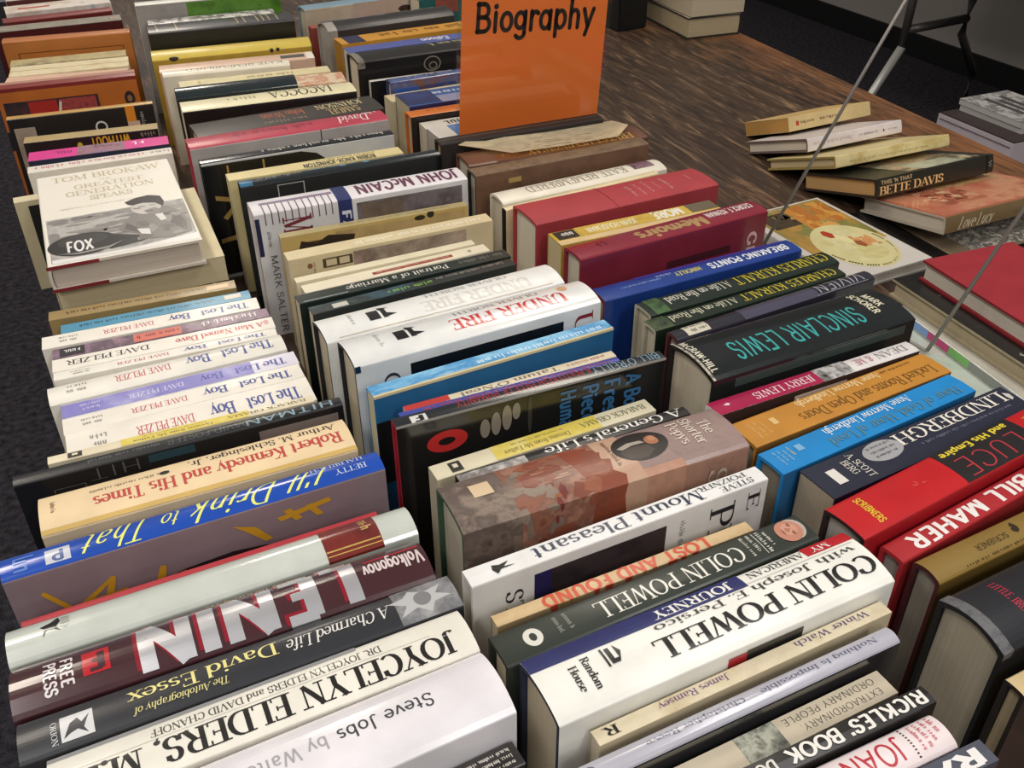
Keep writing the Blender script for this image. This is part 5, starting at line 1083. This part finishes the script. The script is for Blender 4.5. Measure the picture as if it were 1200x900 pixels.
# picture book lying flat
ART = [('n', ['#cfc9c0', '#d8d2ca'], 10, .0, 1.0, -1.38, -.01), ('n', ['#7a7444', '#b08a44', '#8f8248', '#c09c54'], 22, .015, .66, -1.36, -.1), ('b', ['#6a6a3c', '#b8904a', '#868448'], 7, .02, .64, -1.35, -.12, .12, .20, 11), ('b', ['#c8883e', '#d29a4c', '#ba7434'], 8, .04, .40, -1.32, -.62, .10, .16, 12),
       ('b', ['#3f372a', '#4f402e'], 9, .08, .28, -.62, -.16, .09, .14, 13), ('e', '#d9cf98', .66, -.78, .30, .52), ('b', ['#dcd4a2', '#d3c88c'], 8, .45, .86, -1.15, -.40, .10, .16, 14), ('b', ['#cf9058', '#d89a64'], 7, .55, .72, -1.16, -.86, .04, .07, 15),
       ('p', '#b04028', [[(.42, -.64), (.47, -.60), (.52, -.64), (.53, -.72), (.47, -.75), (.42, -.70)]]), ('p', '#e8dca4', [[(.49, -.74), (.53, -.70), (.60, -.74), (.65, -.81), (.60, -.86), (.53, -.82)]]), ('p', '#a05a38', [[(.61, -.86), (.66, -.82), (.71, -.88), (.69, -.95), (.63, -.94)]]),
       ('p', '#3a362c', [[(.66 + .27 * math.cos(a) - .007, -.78 + .46 * math.sin(a)), (.66 + .27 * math.cos(a) + .007, -.78 + .46 * math.sin(a)), (.66 + .283 * math.cos(a + .04) + .007, -.78 + .482 * math.sin(a + .04)), (.66 + .283 * math.cos(a + .04) - .007, -.78 + .482 * math.sin(a + .04))] for a in [-1.9 + .07 * k for k in range(48) if k % 6]]), ('x', '#e0d8c0', .03, .055, -.2, -.8, 'd')]
o = make_book('h', .215, .017, .142, dict(c='#d3cfcc', b='#d0cac2', f='#c8c2ba', pg='#c8c0b4', bd='#b8b4b0', gl='g', d=ART), 'lie_left')
put(o, 'picture book lying flat with a yellow and orange painted cover', .858, .914, .0006, 4)

# flat stack at the right edge
def stacked(kind, L, T, W, st, pose, cx, cy, z, yaw, label):
    """(cx, cy): the far left corner"""
    o = make_book(kind, L, T, W, st, pose)
    a = math.radians(yaw)
    dx, dy = W / 2, -L / 2
    return put(o, label, cx + dx * math.cos(a) - dy * math.sin(a), cy + dx * math.sin(a) + dy * math.cos(a), z, yaw)
stacked('p', .29, .0012, .26, dict(c='#b4bdb2', b='#b9c2b6', f='#b4bdb2', pg='#c8ccc4', gl='g'), 'lie_left', .700, .735, .0004, -2, 'pale grey-green booklet lying at the bottom of the right stack')
TAB = [('r', '#7aa0dc', .10, .23, .1, .9), ('r', '#c8307c', .23, .37, .1, .9), ('r', '#7cc464', .37, .50, .1, .9), ('r', '#8f928e', .50, 1.0, .1, .9)]
stacked('p', .25, .0115, .165, dict(c='#e0e2dc', b='#b8b4a8', f='#c4c4bc', pg='#c8c0ac', gl='g', d=TAB), 'lie_left', .8115, .735, .0022, -4, 'paperback with blue, pink and green blocks along its spine in the right stack')
stacked('h', .26, .0225, .160, dict(c='#1c1a1a', b=[['#191817', '#1b1a19', '#191817', '#1d1c1b', '#211f1e', '#d8d0c0'], 55], f='#1c1a1a', pg='#b9ac90', bd='#b0a488', gl='s'), 'lie_right', .8215, .7605, .0142, -1.5, 'thick book with black jacket and beige pages under the red one')
stacked('h', .25, .0260, .136, dict(c='#a8242e', b='#9c2a34', f='#8a2028', pg='#d2cabb', bd='#8a2028', gl='m', d=[('p', '#c87a78', [ell(.78, -1.02, .006, .008, 8)])]), 'lie_right', .8475, .746, .0372, -2.5, 'red cloth hardcover lying on top of the right stack')

# wire stand leaning over the books
bm = bmesh.new()
bm_tube(bm, [(.752, .93, .0045), (.783, .652, .0066)], .0019)
stand = bpy.data.objects.new('wire_stand', None); COL.objects.link(stand); stand.location = (0, 0, TT)
WIRE = paint('#8f8a85', .45, 0, metal=.35, wear=0)
from_bm('base', bm, WIRE, stand, True)
for (x, y, z) in ((.752, .93, .0045), (.783, .652, .0066)):
    bm = bmesh.new(); bm_tube(bm, [(x, y, z), (x + .51 * .52, y - .0066, z + .52)], .0022)
    from_bm('leg', bm, WIRE, stand, True)
bm = bmesh.new(); bm_tube(bm, [(.752 + .2652, .9234, .5245), (.783 + .2652, .6454, .5266)], .0022)
from_bm('crossbar', bm, WIRE, stand, True)
tag(stand, 'thin grey wire stand with two slanting rods among the flat books', 'wire stand')

# stack at the far corner of the table
for k, (dx, yw, lab) in enumerate(((0, 0, 'lowest book of the pale stack standing at the far table edge'), (.002, 1.5, 'second book up in the pale stack at the far table edge'), (-.002, -1, 'top book of the pale stack at the far table edge'))):
    o = make_book('p' if k else 'h', .222, .046, .138, dict(c='#4a4640', b='#c8bda8', f='#6a5a48', pg=('#b9a888', '#c9bba0', '#c2b498')[k], bd='#2c2a26', gl='m'), 'lie_right')
    put(o, lab, 1.308 + dx, 1.994, .0006 + k * .0468, yw - 3, 0, 'pale stack at the far table edge')
bx = bpy.data.objects.new('storage_box', None); COL.objects.link(bx); bx.location = (1.155, 2.09, TT)
bm = bmesh.new(); bm_box(bm, -.040, .040, -.08, .08, .0005, .24)
bmesh.ops.bevel(bm, geom=bm.edges[:], offset=.003, segments=2, affect='EDGES')
from_bm('body', bm, paint('#141414', .45), bx)
bm = bmesh.new(); bm_box(bm, -.042, .042, -.082, .082, .241, .29)
bmesh.ops.bevel(bm, geom=bm.edges[:], offset=.003, segments=2, affect='EDGES')
from_bm('lid', bm, paint('#191919', .45), bx)
bx.rotation_euler = (0, 0, math.radians(6))
tag(bx, 'black upright box standing on the bare wood behind the sign', 'box')

# beyond the table: folding table, carton, flat box, magazines
ft = bpy.data.objects.new('folding_table', None); COL.objects.link(ft)
tag(ft, 'folding table with bent dark metal legs in front of the grey wall', 'table')
simple('tabletop', [(2.72, 3.50, 1.55, 3.12, .715, .74)], paint('#8a8680', .5), ft)
for yy in (2.9, 1.75):
    for name, pts, mat in (('leg', [(2.95, yy, .7145), (2.884, yy, .462), (2.880, yy, .289)], DARKSTEEL), ('leg', [(3.22, yy, .7145), (3.189, yy, .434), (3.176, yy, .306), (3.291, yy, .141), (3.283, yy, .012)], DARKSTEEL),
                           ('crossbar', [(2.882, yy, .352), (3.184, yy, .366)], DARKSTEEL), ('leg_tube', [(2.880, yy, .289), (2.775, yy, .12), (2.69, yy, .012)], STEEL)):
        bm = bmesh.new(); bm_tube(bm, pts, .0165, 12)
        from_bm(name, bm, mat, ft, True)
ct = bpy.data.objects.new('cardboard_carton', None); COL.objects.link(ct); ct.location = (1.90, 1.44, 0)
simple('body', [(-.22, .22, -.17, .17, .001, .535)], paint('#4a3c30', .7), ct)
simple('flap', [(-.22, .22, -.17, -.004, .5352, .5392), (-.22, .22, .004, .17, .5352, .5392)], paint('#54442f', .7), ct)
tag(ct, 'brown cardboard carton on the floor beyond the table edge', 'carton')
fb = bpy.data.objects.new('flat_box', None); COL.objects.link(fb); fb.location = (1.90, 1.45, .540)
LIL = paint('#bdb2b8', .5, wear=.04)
simple('tray', [(-.205, .205, -.105, .105, 0, .071)], LIL, fb)
simple('lid', [(-.203, .203, -.103, .103, .0711, .074)], paint('#3a302e', .5), fb)
simple('printed_border', [(-.2058, -.2054, -.10, .10, .060, .0625), (-.2058, -.2054, -.10, .10, .008, .0105)], paint('#6a5c68', .5, wear=0), fb)
tag(fb, 'flat box with lilac-grey sides on the carton beyond the table', 'box')
for k, (x, y, yw, lab, cc) in enumerate(((1.815, 1.462, 1, 'lower of two grey magazines on the flat box', ['#8f8c8c', '#b4b0ae', '#7a7878']), (1.812, 1.465, 0, 'upper of two grey magazines on the flat box', ['#9a9896', '#b8b6b4', '#6f6c6c', '#a8a6a4']))):
    m = bpy.data.objects.new('magazine', None); COL.objects.link(m); m.location = (x, y, .6143 + k * .0128); m.rotation_euler = (0, 0, math.radians(yw))
    simple('page_block', [(-.07, .07, -.085, .085, 0, .0118)], pages('#b9b6b4'), m)
    simple('cover', [(-.0705, .0705, -.0855, .0855, .0119, .0126)], picture(cc, 40, .5), m)
    if k: simple('title_lettering', [(-.03 + .022 * j, -.016 + .022 * j, -.05, .06 - .02 * (j % 2), .0127, .0129) for j in range(3)], paint('#4a4848', .5, wear=0), m)
    tag(m, lab, 'magazine', 'grey magazines on the flat box')
sc = bpy.data.objects.new('paper_bag', None); COL.objects.link(sc); sc.location = (2.0, 1.46, .6143)
bm = bmesh.new()
bmesh.ops.create_grid(bm, x_segments=8, y_segments=8, size=.06)
random.seed(5)
for v in bm.verts: v.co.z = .012 + random.uniform(0, .022); v.co.x *= 1 + random.uniform(-.06, .06)
for v in bm.verts:
    if abs(v.co.x) > .055 or abs(v.co.y) > .058: v.co.z = .001
from_bm('crumpled_sheet', bm, paint('#8a6a48', .8, wear=.15), sc)
tag(sc, 'crumpled brown paper lying on the flat box', 'paper')
